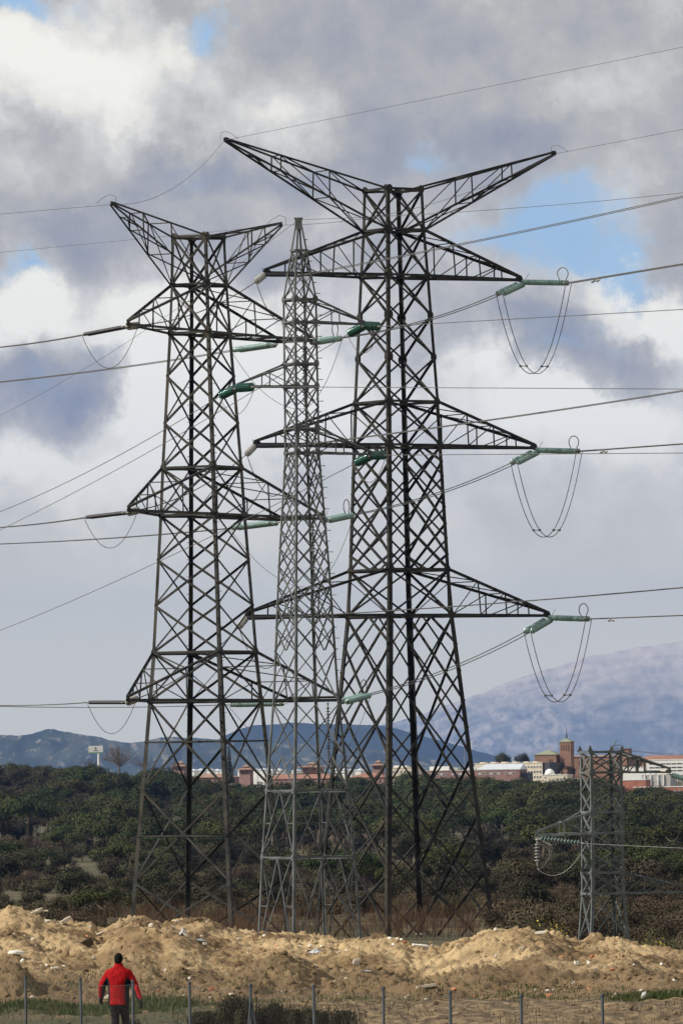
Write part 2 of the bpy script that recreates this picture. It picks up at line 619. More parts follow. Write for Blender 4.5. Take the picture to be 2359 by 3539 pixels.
def heap_z(x, y):
    x, y = np.asarray(x, float), np.asarray(y, float)
    zc = np.interp(x * YC / np.maximum(y, 1), CX, CZ)
    g = np.interp(y, PROF_Y, PROF_Z)
    t = np.clip((y - 186.0) / (YC - 186.0), 0, 1)
    back = np.clip((y - YC) / 8.5, 0, 1)
    s = .62 * t + .38 * (t * t * (3 - 2 * t))
    h = (zc + 5.85) * s
    h = h * (1 - back * back * (3 - 2 * back)) + (y > YC) * (-5.85 - (-5.85)) * 0
    z = np.where(y < YC, -5.85 + h, (zc) * (1 - back ** 1.5) + (g - .5) * back ** 1.5)
    for px, py, Y, rx, ry, a in HEAPS:
        cx = W(px, py, Y).x
        d = np.sqrt(((x - cx) / rx) ** 2 + ((y - Y) / ry) ** 2)
        z = z + a * np.clip(1 - d, 0, 1) ** .9 * (1 - .2 * np.clip(1 - d, 0, 1))
    amp = np.clip((y - 184.5) / 5, 0, 1) * (1 - back)
    rough = fbm(x / 1.5, y / 1.7, 3, 33) * .20 * (.35 + .65 * np.clip((YC - 1 - y) / 4, 0, 1)) + fbm(x / .42, y / .5, 5, 55, .64) * .125
    clod = np.clip(vnoise(x / .20, y / .24, 71) - .60, 0, 1) * .34 * np.clip(vnoise(x / 1.2, y / 1.2, 12) * 1.6 - .4, 0, 1) \
        + np.clip(vnoise(x / .10, y / .11, 81) - .64, 0, 1) * .32
    z = z + amp * (rough + clod)
    toe = np.clip((187.5 - y) / 3.5, 0, 1)                     # the foot runs out under the ground sheet
    return z - toe * .5


def surf(x, y):
    a = gz(x, y)
    return max(a, float(heap_z(x, y))) if 184 < y < 213 else a


hy = np.concatenate([np.arange(184, 206.5, .055), np.arange(206.5, 214.5, .4)])
hx = np.concatenate([np.arange(-26, -10.6, .35), np.arange(-10.6, 10.6, .055), np.arange(10.6, 26, .35)])
HYY, HXX = np.meshgrid(hy, hx, indexing='ij')
M['dirt'] = material('dumped_sandy_earth', (.29, .200, .104), .97, (.49, .365, .205), .35, 9, coords='World', bump=.045, bscale=16,
                     lo=.38, hi=.60, extra=[((.150, .098, .050), .42, .50, .62), ((.50, .41, .27), 7.0, .68, .75), ((.17, .11, .06), 5.0, .63, .72)])
# the heaps tipped nearest the fence turn darker brown, with an uneven edge
t_ = M['dirt'].node_tree
g_ = t_.nodes.new('ShaderNodeNewGeometry')
s_ = t_.nodes.new('ShaderNodeSeparateXYZ')
t_.links.new(g_.outputs['Position'], s_.inputs[0])
n_ = t_.nodes.new('ShaderNodeTexNoise')
n_.inputs['Scale'].default_value, n_.inputs['Detail'].default_value = .5, 7
t_.links.new(g_.outputs['Position'], n_.inputs['Vector'])
q_ = t_.nodes.new('ShaderNodeMath')
q_.operation = 'MULTIPLY_ADD'
t_.links.new(n_.outputs['Fac'], q_.inputs[0])
q_.inputs[1].default_value = 14
t_.links.new(s_.outputs['Y'], q_.inputs[2])
r_ = t_.nodes.new('ShaderNodeMapRange')
t_.links.new(q_.outputs[0], r_.inputs[0])
r_.inputs[1].default_value, r_.inputs[2].default_value = 203.5, 198.5
r_.inputs[3].default_value, r_.inputs[4].default_value = 0, .85
x_ = t_.nodes.new('ShaderNodeMix')
x_.data_type = 'RGBA'
pb_ = t_.nodes['Principled BSDF']
t_.links.new(pb_.inputs['Base Color'].links[0].from_socket, x_.inputs['A'])
x_.inputs['B'].default_value = (.135, .092, .050, 1)
t_.links.new(r_.outputs[0], x_.inputs['Factor'])
t_.links.new(x_.outputs['Result'], pb_.inputs['Base Color'])
mound = link('dirt_mound', grid_mesh('dirt_mound', HXX, HYY, heap_z(HXX, HYY), M['dirt']))
struct(mound, label='long heaps of dumped sandy earth behind the fence')

# --- mountains
M['forest_far'] = material('wooded_mountain', (.016, .025, .018), 1, (.032, .042, .028), .004, 8, coords='World')
M['hill_far'] = material('scrub_hill', (.020, .033, .022), 1, (.070, .080, .055), 0.008, 9, coords='World', stretch=(1, .14, .8), extra=[((.22, .195, .15), .05, .55, .68), ((.02, .03, .02), .022, .52, .62)])
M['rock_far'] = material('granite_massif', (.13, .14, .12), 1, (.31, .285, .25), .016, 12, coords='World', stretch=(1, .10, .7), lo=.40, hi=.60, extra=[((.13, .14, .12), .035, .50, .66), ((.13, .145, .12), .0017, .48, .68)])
# cloud veil put into the rock colour: paler upper slopes, ragged lower edge
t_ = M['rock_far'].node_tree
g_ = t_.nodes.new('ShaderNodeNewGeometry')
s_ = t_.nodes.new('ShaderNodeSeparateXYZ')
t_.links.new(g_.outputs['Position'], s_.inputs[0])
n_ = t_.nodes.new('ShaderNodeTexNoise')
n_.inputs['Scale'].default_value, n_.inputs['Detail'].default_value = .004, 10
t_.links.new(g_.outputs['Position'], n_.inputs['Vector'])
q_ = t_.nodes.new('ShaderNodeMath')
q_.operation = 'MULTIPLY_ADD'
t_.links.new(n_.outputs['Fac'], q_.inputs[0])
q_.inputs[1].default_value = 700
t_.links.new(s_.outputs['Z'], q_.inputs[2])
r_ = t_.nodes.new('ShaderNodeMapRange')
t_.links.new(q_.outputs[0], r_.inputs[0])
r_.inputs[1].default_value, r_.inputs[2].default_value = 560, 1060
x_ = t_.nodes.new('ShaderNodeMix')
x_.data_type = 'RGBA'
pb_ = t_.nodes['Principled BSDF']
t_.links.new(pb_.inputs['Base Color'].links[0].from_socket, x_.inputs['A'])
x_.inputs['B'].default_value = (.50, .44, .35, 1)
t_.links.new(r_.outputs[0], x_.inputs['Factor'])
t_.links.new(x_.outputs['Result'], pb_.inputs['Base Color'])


def mountain(name, ridge, Y0, Y1, zb, mat, label, amp, nx=420, ny=70, seed=3, sc=300):
    px = np.linspace(ridge[0][0], ridge[-1][0], nx)
    py = np.interp(px, [r[0] for r in ridge], [r[1] for r in ridge])
    zr = np.array([W(p, q, Y1).z for p, q in zip(px, py)])
    xr = np.array([W(p, q, Y1).x for p, q in zip(px, py)])
    t = np.concatenate([np.linspace(0, 1, ny), 1 + np.linspace(.06, .5, 7)])
    T, XR = np.meshgrid(t, xr, indexing='ij')
    ZR = np.broadcast_to(zr, T.shape)
    Yv = Y0 + (Y1 - Y0) * T
    X = XR * (Yv / Y1)
    up = np.clip(T, 0, 1)
    dn = np.clip((T - 1) / .5, 0, 1)
    n = fbm(X / sc, Yv / (sc * 3.5), 6, seed, .55)
    Z = zb + (ZR - zb) * (up ** 1.15) * (1 - dn * dn)
    Z = Z + amp * n * np.minimum(up * 1.6, 1) * (1 - .8 * np.exp(-((T - 1) / .10) ** 2)) + amp * .30 * fbm(X / (sc * .22), Yv / (sc * 1.2), 5, seed + 4, .6) * up
    o = link(name, grid_mesh(name, X, Yv, Z, mat))
    return struct(o, label=label)


mountain('hills', [(-1500, 1720), (-500, 1700), (-150, 1692), (0, 1689), (60, 1687), (108, 1674), (160, 1677), (205, 1690), (250, 1701), (300, 1702), (360, 1696), (420, 1692), (480, 1694),
                   (560, 1700), (640, 1706), (760, 1716), (900, 1730), (1100, 1760), (1250, 1800)],
         18500, 19800, -70, M['hill_far'], 'low hazy hills with pale clearings at the left horizon', 34, seed=8, sc=420)
mountain('mountain', [(100, 1800), (300, 1738), (420, 1712), (496, 1698), (538, 1678), (581, 1665), (657, 1662), (750, 1667), (841, 1668), (912, 1676), (965, 1690), (1018, 1705),
                      (1071, 1716), (1150, 1737), (1300, 1790), (1420, 1840)],
         23900, 25800, -90, M['forest_far'], 'dark blue wooded mountain behind the pylons', 36, seed=14, sc=700)
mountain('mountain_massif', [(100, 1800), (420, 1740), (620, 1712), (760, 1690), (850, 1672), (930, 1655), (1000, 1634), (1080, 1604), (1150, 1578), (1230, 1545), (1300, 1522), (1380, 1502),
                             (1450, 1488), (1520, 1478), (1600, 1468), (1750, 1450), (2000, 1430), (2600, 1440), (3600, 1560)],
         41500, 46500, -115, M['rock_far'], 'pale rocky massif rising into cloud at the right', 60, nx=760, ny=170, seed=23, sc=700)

# --- the air between: one closed box round camera, ground and mountains
HAZE_D = 1.7e-5
hz = MB()
hz.box((0, 24000, 495), (64000, 49200, 1290))
hm = bpy.data.materials.new('haze_air')
hm.use_nodes = True
ht = hm.node_tree
for n in list(ht.nodes):
    if n.type != 'OUTPUT_MATERIAL':
        ht.nodes.remove(n)
pv = ht.nodes.new('ShaderNodeVolumePrincipled')
pv.inputs['Color'].default_value = (.22, .43, 1.0, 1)
pv.inputs['Density'].default_value = HAZE_D
pv.inputs['Anisotropy'].default_value = 0.0
ht.links.new(pv.outputs[0], ht.nodes['Material Output'].inputs['Volume'])
haze = hz.build('haze', hm)
struct(haze, 'stuff', 'pale blue haze over the valley and far mountains')


# ------------------------------------------------------------------ lattice towers
class Tower:
    def __init__(s, name, label, px, Y, theta, hs, steel, legw, zb, cat='pylon'):
        s.k = F / Y
        s.Y, s.px = Y, px
        base = W(px, HY, Y)
        s.x0, s.zr = base.x, base.z
        th = math.radians(theta)
        s.u = Vector((math.cos(th), math.sin(th), 0))
        s.v = Vector((-math.sin(th), math.cos(th), 0))
        s.hz = sorted((s.z(y), h) for y, h in hs)
        s.zb = zb
        s.steel, s.lw = steel, legw
        s.root = thing(name, label, cat, (s.x0, Y, zb), 'lattice power pylons', True)
        s.cs = [(-1, -1), (1, -1), (1, 1), (-1, 1)]          # near, right, far, left
        s.nodes = []

    def z(s, y):
        return s.zr + (HY - y) / s.k

    def h(s, z):
        return float(np.interp(z, [a for a, b in s.hz], [b for a, b in s.hz]))

    def P(s, c, z):
        h = s.h(z)
        a, b = s.cs[c % 4]
        return Vector((s.x0, s.Y, z)) + s.u * (a * h) + s.v * (b * h)

    def nrm(s, f):
        return [-s.v, s.u, s.v, -s.u][f % 4]

    def legs(s, ztop, gz_=(), step=(0, 2), gsize=.5):
        brk = [s.zb - .3] + [a for a, b in s.hz if s.zb < a < ztop] + [ztop]
        for c in range(4):
            m = MB()
            a = (s.P(c + 1, ztop) - s.P(c, ztop)).normalized()
            b = (s.P(c - 1, ztop) - s.P(c, ztop)).normalized()
            for z0, z1 in zip(brk, brk[1:]):
                m.corner(s.P(c, z0), s.P(c, z1), a, b, s.lw * (1.0 if z0 < s.z(1500) else (.80 if z0 < s.z(1000) else .66)), .024)
            for z in gz_:                                   # gusset plates where the bracing lands
                up = Vector((0, 0, 1))
                n1, n0 = s.nrm(c), s.nrm(c - 1)
                m.plate(s.P(c, z) + a * gsize * .36 + n1 * .016, a, up, .02, gsize, gsize * 1.15)
                m.plate(s.P(c, z) + b * gsize * .36 + n0 * .016, b, up, .02, gsize, gsize * 1.15)
            z = s.zb + 3
            if c in step:
                while z < ztop - .5:
                    d = a if int(z / .45) % 2 else b
                    m.box(s.P(c, z) - d * .08, (abs(d.x) * .24 + .025, abs(d.y) * .24 + .025, .025))
                    z += .45
            m.build('leg', s.steel, s.root)
            f = MB()
            f.lathe([(.0, .55), (.32, .55), (.34, .5), (.48, -.8)], 12, o=s.P(c, s.zb) - Vector((0, 0, .4)))
            f.build('footing', M['concrete'], s.root)

    def bracing(s, levels, doubles=(), ks=(), w=.11, t=.012, stag=False):
        """levels: list of y rows, an X between each pair; doubles: (list of rows) lattice spanning two rows; ks: (top, bottom) Λ braces."""
        for f in range(4):
            m = MB()
            n = s.nrm(f)
            for a, b in levels:
                z0, z1 = s.z(a), s.z(b)
                m.angle(s.P(f, z0), s.P(f + 1, z1), n, w, t, .012)
                m.angle(s.P(f + 1, z0), s.P(f, z1), n, w, t, -.036)
            for rows_ in doubles:
                zs = [s.z(r) for r in rows_]
                if stag and f % 2:
                    zs = [zs[0]] + [(p + q) / 2 for p, q in zip(zs, zs[1:])] + [zs[-1]]
                for i in range(len(zs) - 1):
                    j = min(i + 2, len(zs) - 1)
                    if i == len(zs) - 2:
                        continue
                    m.angle(s.P(f, zs[i]), s.P(f + 1, zs[j]), n, w, t, .012)
                    m.angle(s.P(f + 1, zs[i]), s.P(f, zs[j]), n, w, t, -.036)
                # half members closing both ends
                def mid(z):
                    return (s.P(f, z) + s.P(f + 1, z)) / 2
                m.angle(mid(zs[0]), s.P(f + 1, zs[1]), n, w, t, .012)
                m.angle(mid(zs[0]), s.P(f, zs[1]), n, w, t, -.036)
                m.angle(s.P(f, zs[-2]), mid(zs[-1]), n, w, t, .012)
                m.angle(s.P(f + 1, zs[-2]), mid(zs[-1]), n, w, t, -.036)
            for a, b, tie in ks:
                z0, z1 = s.z(a), s.z(b)
                apex = (s.P(f, z0) + s.P(f + 1, z0)) / 2
                zm = s.z(tie)
                tt = (z0 - zm) / (z0 - z1)
                for q in (f, f + 1):
                    m.angle(apex, s.P(q, z1), n, w, t, .012)
                    pm = lerp(apex, s.P(q, z1), tt)
                    m.angle(s.P(q, zm), pm, n, w * .75, t, -.03)
                    m.angle(s.P(q, z0), pm, n, w * .7, t, -.05)
            m.build('bracing', s.steel, s.root)

    def rings(s, rows_, w=.13, t=.012, diag=False):
        for r in rows_:
            z = s.z(r)
            m = MB()
            for f in range(4):
                m.angle(s.P(f, z), s.P(f + 1, z), s.nrm(f), w, t, .045)
            if diag:
                m.angle(s.P(0, z), s.P(2, z), Vector((0, 0, 1)), w * .7, t, -.02)
                m.angle(s.P(1, z), s.P(3, z), Vector((0, 0, 1)), w * .7, t, -.05)
            m.build('horizontal_frame', s.steel, s.root)

    def arm(s, tip, rb, rt, side, fr=(.36, .66), w=.15, t=.013, name='cross_arm', end=None, tipup=.16, tipdn=0.0, lw=.08):
        """A pointed lattice arm: two chords from the rows rb and two from rt meet at tip. end: (near, far) corners of a square end."""
        zb_, zt_ = s.z(rb), s.z(rt)
        cs = (1, 2) if side > 0 else (0, 3)
        m, l = MB(), MB()
        Vn = [-s.v, s.v]
        tips = end if end else (tip - s.v * .06, tip + s.v * .06)
        data = []
        for j, c in enumerate(cs):
            pb, pt = s.P(c, zb_), s.P(c, zt_)
            tb = Vector(tips[j]) - Vector((0, 0, tipdn))
            tt = Vector(tips[j]) + Vector((0, 0, tipup))
            m.angle(tb, pb, Vn[j], w, t, .02)
            m.angle(tt, pt, Vn[j], w * .9, t, .0)
            data.append((pb, pt, tb, tt))
            prev = None
            for f in fr:
                qb, qt = lerp(tb, pb, f), lerp(tt, pt, f)
                l.angle(qb, qt, Vn[j], lw, .009, .05)
                if prev is not None:
                    l.angle(prev[1], qb, Vn[j], lw, .009, -.05)
                prev = (qb, qt)
            l.angle(prev[1], pb, Vn[j], lw, .009, -.05)
        (b0, t0, e0, f0), (b1, t1, e1, f1) = data
        fl = [.0 if end else .16] + list(fr) + [1.0]
        for i, f in enumerate(fl[:-1]):                      # cross lacing, bottom and top planes
            A0, A1 = lerp(e0, b0, f), lerp(e1, b1, f)
            B0_, B1_ = lerp(e0, b0, fl[i + 1]), lerp(e1, b1, fl[i + 1])
            l.angle(A0, A1, Vector((0, 0, -1)), lw, .009, .03)
            l.angle(A0, B1_, Vector((0, 0, -1)), lw, .009, .045)
            l.angle(A1, B0_, Vector((0, 0, -1)), lw, .009, -.02)
            if i:
                l.angle(lerp(f0, t0, f), lerp(f1, t1, f), Vector((0, 0, 1)), lw, .009, .03)
                if i < len(fl) - 2 or True:
                    l.angle(lerp(f0, t0, f), lerp(f1, t1, fl[i + 1]), Vector((0, 0, 1)), lw, .009, .05)
        if end:
            m.angle(e0, e1, (tips[0] - Vector((s.x0, s.Y, 0))).normalized(), w * 1.3, t, .03)
            m.angle(f0, f1, (tips[0] - Vector((s.x0, s.Y, 0))).normalized(), w, t, .05)
        else:
            up = Vector((0, 0, 1))
            d = (lerp(b0, b1, .5) - tip).normalized()
            d.z = 0
            m.plate(tip + up * .05 + d * w, d, up, .04, w * 3.2, w * 1.9)
        o = m.build(name, s.steel, s.root)
        l.build('lacing', s.steel, o)
        return o


TOWERS = {}
# A: the large pylon right of centre
A = Tower('lattice_pylon', 'tallest dark lattice pylon, with wide arms and a V top, right of the middle', 923, 425, 33.7,
          [(437, 1.235), (530, 1.30), (640, 1.44), (925, 1.76), (1025, 1.84), (1310, 2.08), (1415, 2.22), (2134, 3.72), (2220, 3.90)],
          M['steel_a'], .285, gz(3.5, 425))
A.legs(A.z(434), [A.z(y) for y in (437, 530, 635, 727, 823, 925, 1025, 1310, 1415)], (0, 2), .40)
A.bracing([(437, 530), (530, 635), (635, 727), (727, 823), (823, 925), (925, 1025), (1310, 1415)],
          [(1025, 1097, 1168, 1240, 1310), (1415, 1545, 1675, 1805, 1935, 2065, 2205)], w=.115, t=.016, stag=True)
A.rings([437, 530, 635, 925, 1025, 1310, 1415], .14, .016, True)


def wtip(T, L, side, z):
    return Vector((T.x0, T.Y, z)) + T.u * (side * L)


A_tips = {}
for key, L, rb, rt in (('top', 8.9, 635, 530), ('mid', 9.75, 1025, 925), ('low', 10.5, 1415, 1310)):
    for side in (1, -1):
        tp = wtip(A, L, side, A.z(rb))
        A_tips[key, side] = tp
        A.arm(tp, rb, rt, side, (.22, .45, .72), .16, .018, lw=.062)
for side in (1, -1):
    tp = wtip(A, 11.45, side, A.z(338))
    A_tips['peak', side] = tp
    A.arm(tp, 530, 437, side, (.34, .64), .13, .016, 'earth_wire_arm', tipup=.12, lw=.062)

# B: the large pylon on the left
B = Tower('lattice_pylon', 'large lattice pylon with a V top standing at the left, behind the first heaps', 475, 386, 62,
          [(545, 1.02), (655, 1.09), (766, 1.20), (1075, 1.56), (1184, 1.66), (1499, 2.02), (1610, 2.20), (2008, 2.85), (2180, 3.12)],
          M['steel_b'], .215, gz(-7, 386))
B.legs(B.z(542), [B.z(y) for y in (545, 655, 766, 1075, 1184, 1499, 1610)], (0, 2), .34)
B.bracing([(545, 655), (655, 766), (766, 864), (864, 972), (972, 1075), (1075, 1184), (1184, 1286), (1286, 1391), (1391, 1499), (1499, 1610),
           (1610, 1813), (1813, 2025), (2025, 2170)], w=.105, t=.016)
B.rings([545, 655, 766, 1075, 1184, 1499, 1610], .125, .015, True)
B.rings([1704, 1919], .085, .012)
B_tips = {}
for key, L, rb, rt in (('top', 9.6, 766, 655), ('mid', 9.9, 1184, 1075), ('low', 10.4, 1610, 1499)):
    d = Vector((math.cos(math.radians(68.5)), math.sin(math.radians(68.5)), 0))
    tp = Vector((B.x0, B.Y, B.z(rb))) - d * L
    B_tips[key, -1] = tp
    B.arm(tp, rb, rt, -1, (.30, .62), .13, .016, lw=.055)
    d = Vector((math.cos(math.radians(59)), math.sin(math.radians(59)), 0))
    L2 = {'top': 9.5, 'mid': 9.9, 'low': 10.9}[key]
    cen = Vector((B.x0, B.Y, B.z(rb))) + d * L2
    hw = {'top': 1.08, 'mid': 1.35, 'low': 1.65}[key]
    e0, e1 = cen - B.v * hw, cen + B.v * hw
    B_tips[key, 1] = e0
    B_tips[key, 2] = e1
    B.arm(cen, rb, rt, 1, (.36, .70), .13, .016, end=(e0, e1), lw=.055)
for side in (1, -1):
    tp = wtip(B, 9.1, side, B.z(494))
    B_tips['peak', side] = tp
    B.arm(tp, 655, 545, side, (.32, .62), .11, .014, 'earth_wire_arm', tipup=.12, lw=.055)

# Cc: the slimmer, nearer pylon in the middle
Cc = Tower('lattice_pylon', 'slim grey lattice pylon with a pointed top, between the two large pylons', 705, 309, 28,
           [(505, .085), (575, .255), (688, .53), (1040, .545), (1299, .80), (1388, .87), (1600, 1.03), (1816, 1.29), (1969, 1.46), (2230, 1.68)],
           M['steel_c'], .105, gz(-1.4, 309))
Cc.legs(Cc.z(502), [Cc.z(y) for y in (688, 740, 836, 888, 985, 1040, 1816, 1969)], (1,), .24)
Cc.bracing([(575, 631), (631, 688), (688, 740), (740, 788), (788, 836), (836, 888), (888, 936), (936, 985), (985, 1040),
            (1494, 1616), (1616, 1740)],
           [(1040, 1082, 1124, 1170, 1215, 1258, 1300, 1345, 1388, 1440, 1494)], [(1740, 1816, 1778), (1816, 1969, 1891), (1969, 2205, 2081)], w=.05, t=.009)
Cc.rings([575, 688, 740, 836, 888, 985, 1040, 1816, 1969], .07, .009, True)
cp = MB()
top = Vector((Cc.x0, Cc.Y, Cc.z(507) - .16))
cp.box(top, (.30, .30, .42))
cp.box(top + Vector((0, 0, .25)), (.36, .12, .08))
cp.build('peak_cap', M['steel_c'], Cc.root)
C_tips = {'peak': top + Vector((0, 0, .2))}
for key, L, rb, rt, side in (('right', 3.07, 740, 688, 1), ('left', 3.02, 888, 836, -1), ('lowright', 3.30, 1040, 985, 1)):
    tp = wtip(Cc, L, side, Cc.z(rb) - .05)
    C_tips[key] = tp
    Cc.arm(tp, rb, rt, side, (.55,), .08, .010, lw=.04, tipup=.10)

# D: the short pylon at the right edge, deep behind the heaps
D = Tower('lattice_pylon', 'short squat grey lattice pylon with low arms at the right edge', 1380, 330, 16.2,
          [(1727, .745), (1914, .75), (2053, .775), (2160, .92), (2300, 1.1)],
          M['steel_d'], .135, gz(11.6, 330) - .6)
D.legs(D.z(1724), [D.z(y) for y in (1775, 1866, 1914, 2005, 2053)], (1,), .26)
D.bracing([(1728, 1775), (1775, 1820), (1820, 1866), (1866, 1914), (1914, 1960), (1960, 2005), (2005, 2053), (2053, 2160), (2160, 2290)], w=.07, t=.01)
D.rings([1728, 1775, 1866, 1914, 2005, 2053], .11, .01)
for c in range(4):                                      # little pointed caps on the leg tops
    m = MB()
    p = D.P(c, D.z(1727))
    nn = (Vector((D.x0, D.Y, p.z)) - p).normalized()
    m.add([p + D.u * -.12, p + D.u * .12, p + D.u * .12 + D.v * .03, p + D.u * -.12 + D.v * .03,
           p + Vector((-.03, 0, .26)), p + Vector((.03, 0, .26)), p + Vector((.03, .03, .26)), p + Vector((-.03, .03, .26))],
          [(0, 1, 5, 4), (1, 2, 6, 5), (2, 3, 7, 6), (3, 0, 4, 7), (4, 5, 6, 7), (3, 2, 1, 0)])
    m.build('peak_plate', M['steel_d'], D.root)
D_tips = {'left': wtip(D, 3.05, -1, D.z(1917)), 'right': wtip(D, 3.25, 1, D.z(1777)), 'lowright': wtip(D, 4.2, 1, D.z(2053))}
D.arm(D_tips['left'], 1914, 1866, -1, (.50,), .11, .011, lw=.06)
D.arm(D_tips['right'], 1775, 1728, 1, (.55, .72), .085, .011, lw=.06)
D.arm(D_tips['lowright'], 2053, 2005, 1, (.45, .72), .06, .010, lw=.028)

# ------------------------------------------------------------------ insulators and wires
DISC = {}


def disc_mesh(n, pitch, r, mat, key):
    k = (n, key)
    if k in DISC:
        return DISC[k]
    m = MB()
    prof = []
    for i in range(n):
        z = i * pitch
        prof += [(.03, z), (.055, z + pitch * .04), (.055, z + pitch * .24), (r * .55, z + pitch * .36), (r, z + pitch * .52), (r * .97, z + pitch * .60),
                 (r * .40, z + pitch * .62), (.03, z + pitch * .68)]
    prof.append((.03, n * pitch))
    m.lathe(prof, 14)
    m.m = [1 if (i // 14) % 8 in (0, 1, 2, 6, 7) else 0 for i in range(len(m.f))]      # metal caps between the sheds
    DISC[k] = m.mesh('disc_stack', [mat, M['wire']], True)
    return DISC[k]


def aim(o, p, d):
    o.location = p
    d = d.normalized()
    x = d.cross(Vector((0, 0, 1)))                          # local X stays level, local Y points up or down
    x = x.normalized() if x.length > 1e-4 else Vector((1, 0, 0))
    y = d.cross(x)
    mat = Matrix((x, y, d)).transposed()
    o.rotation_euler = mat.to_euler()


def string(p, to, L, label, glass='glass_pale', n=22, pitch=.172, r=.165, pair=.40, horn=True, name='insulator_string', link_=.35, ring=True):
    """Hangs from p towards 'to'; returns the wire clamp points."""
    d = (to - p).normalized()
    t = thing(name, label, 'insulator', p, 'insulator strings on the pylons')
    aim(t, p, d)
    offs = (-pair / 2, pair / 2) if pair else (0,)
    l0 = link_
    dl = n * pitch
    for x in offs:
        o = link('disc_stack', disc_mesh(n, pitch, r, M[glass], glass), t)
        o.location = (x, 0, l0)
        for za, zb_ in ((l0 - .14, l0 + .02), (l0 + dl - .02, l0 + dl + .16)):
            e = MB()
            e.tube([(x, 0, za), (x, 0, zb_)], .035, 8)
            e.build('end_fitting', M['fitting'], t)
    wd = pair / 2 + .07 if pair else .06
    for z0, z1 in ((l0 - .22, l0 - .12), (l0 + dl + .12, l0 + dl + .24)):
        y = MB()
        y.box((0, 0, (z0 + z1) / 2), (wd * 2, .03, z1 - z0))
        y.build('yoke_plate', M['fitting'], t)
    y = MB()
    y.tube([(0, 0, 0), (0, 0, l0 - .23)], .03, 8)
    y.build('link', M['fitting'], t)
    if horn:
        g = MB()
        zc = l0 + dl
        if ring:
            pts = []
            for i in range(15):
                a = -math.pi * .5 + .35 + (2 * math.pi - .7) * i / 14
                pts.append((0, -.52 - .40 * math.sin(-a) * .95, zc - .30 + .62 * math.cos(a) * 1.0))
            pts = [(0, -.05, zc + .12)] + [(0, -.52 + .36 * math.sin(a), zc - .28 + .50 * math.cos(a)) for a in
                                            [math.pi * .28 - i * (math.pi * 1.56) / 13 for i in range(14)]] + [(0, -.05, zc - .5)]
            g.tube(pts, .028, 6)
            g.build('arcing_ring', M['wire'], t)
        g = MB()
        g.tube([(0, -.04, l0 - .1), (0, -.35, l0 + .18), (.0, -.50, l0 + .34)], .016, 6)
        g.build('arcing_horn', M['wire'], t)
    endz = l0 + dl + .30
    x = d.cross(Vector((0, 0, 1))).normalized()
    e0 = p + d * endz
    if pair:
        return e0 - x * pair / 2, e0 + x * pair / 2
    return (e0,)


def wire_pts(a, b, sag, ext=1.0, n=24):
    pts = []
    for i in range(n + 1):
        t = i / n * ext
        p = lerp(a, b, t)
        p = p - Vector((0, 0, 4 * sag * t * (1 - t)))
        pts.append(p)
    return pts


def wires(lines, label, r=.026, mat='wire', name='power_line', group='wires of the power lines', cat='wire'):
    """lines: list of point lists; one thing of one or two parallel wires."""
    if len(lines) == 1:
        m = MB()
        p0 = lines[0][0]
        m.tube([Vector(p) - p0 for p in lines[0]], r, 6)
        o = m.build(name, M[mat], None, True)
        o.location = p0
        return tag(o, label, cat, group)
    t = thing(name, label, cat, lines[0][0], group, True)
    for pts in lines:
        m = MB()
        m.tube(pts, r, 6)
        m.build('conductor', M[mat], t, True)
    return t


def far_wire(starts, px, py, Ye, label, r=.026, ext=2.6, sag=0.0, gap=.40, **kw):
    e = W(px, py, Ye)
    ls = []
    c = sum(starts, Vector((0, 0, 0))) / len(starts)
    for s_ in starts:
        ls.append(wire_pts(s_, e + (s_ - c), sag, ext))
    return wires(ls, label, r, **kw)


def jumper(a, b, drop, label, r=.024, skew=0.0, spacers=True, gap=None, mat='wire', side=None, n=26):
    """a, b: lists of one or two clamp points; U-shaped slack cable below the arm tip."""
    t = thing('jumper_cable', label, 'cable', a[0], 'jumper cables under the arm tips', True)
    curves = []
    for p, q in zip(a, b):
        pts = []
        for i in range(n + 1):
            s_ = i / n
            u_ = 2 * s_ - 1
            z = -drop * (1 - abs(u_) ** 2.3)
            pts.append(lerp(p, q, .5 + .5 * (abs(u_) ** 1.12) * (1 if u_ > 0 else -1)) + Vector((0, 0, z)))
        curves.append(pts)
        m = MB()
        m.tube(pts, r, 6)
        m.build('cable', M[mat], t, True)
    if len(curves) == 2 and spacers:
        for i in (int(n * .34), int(n * .66)):
            m = MB()
            m.tube([curves[0][i], curves[1][i]], .022, 6)
            for cu in curves:
                m.lathe([(0, -.07), (.07, -.05), (.07, .05), (0, .07)], 8, o=cu[i])
            m.build('spacer', M['wire'], t)
    return t


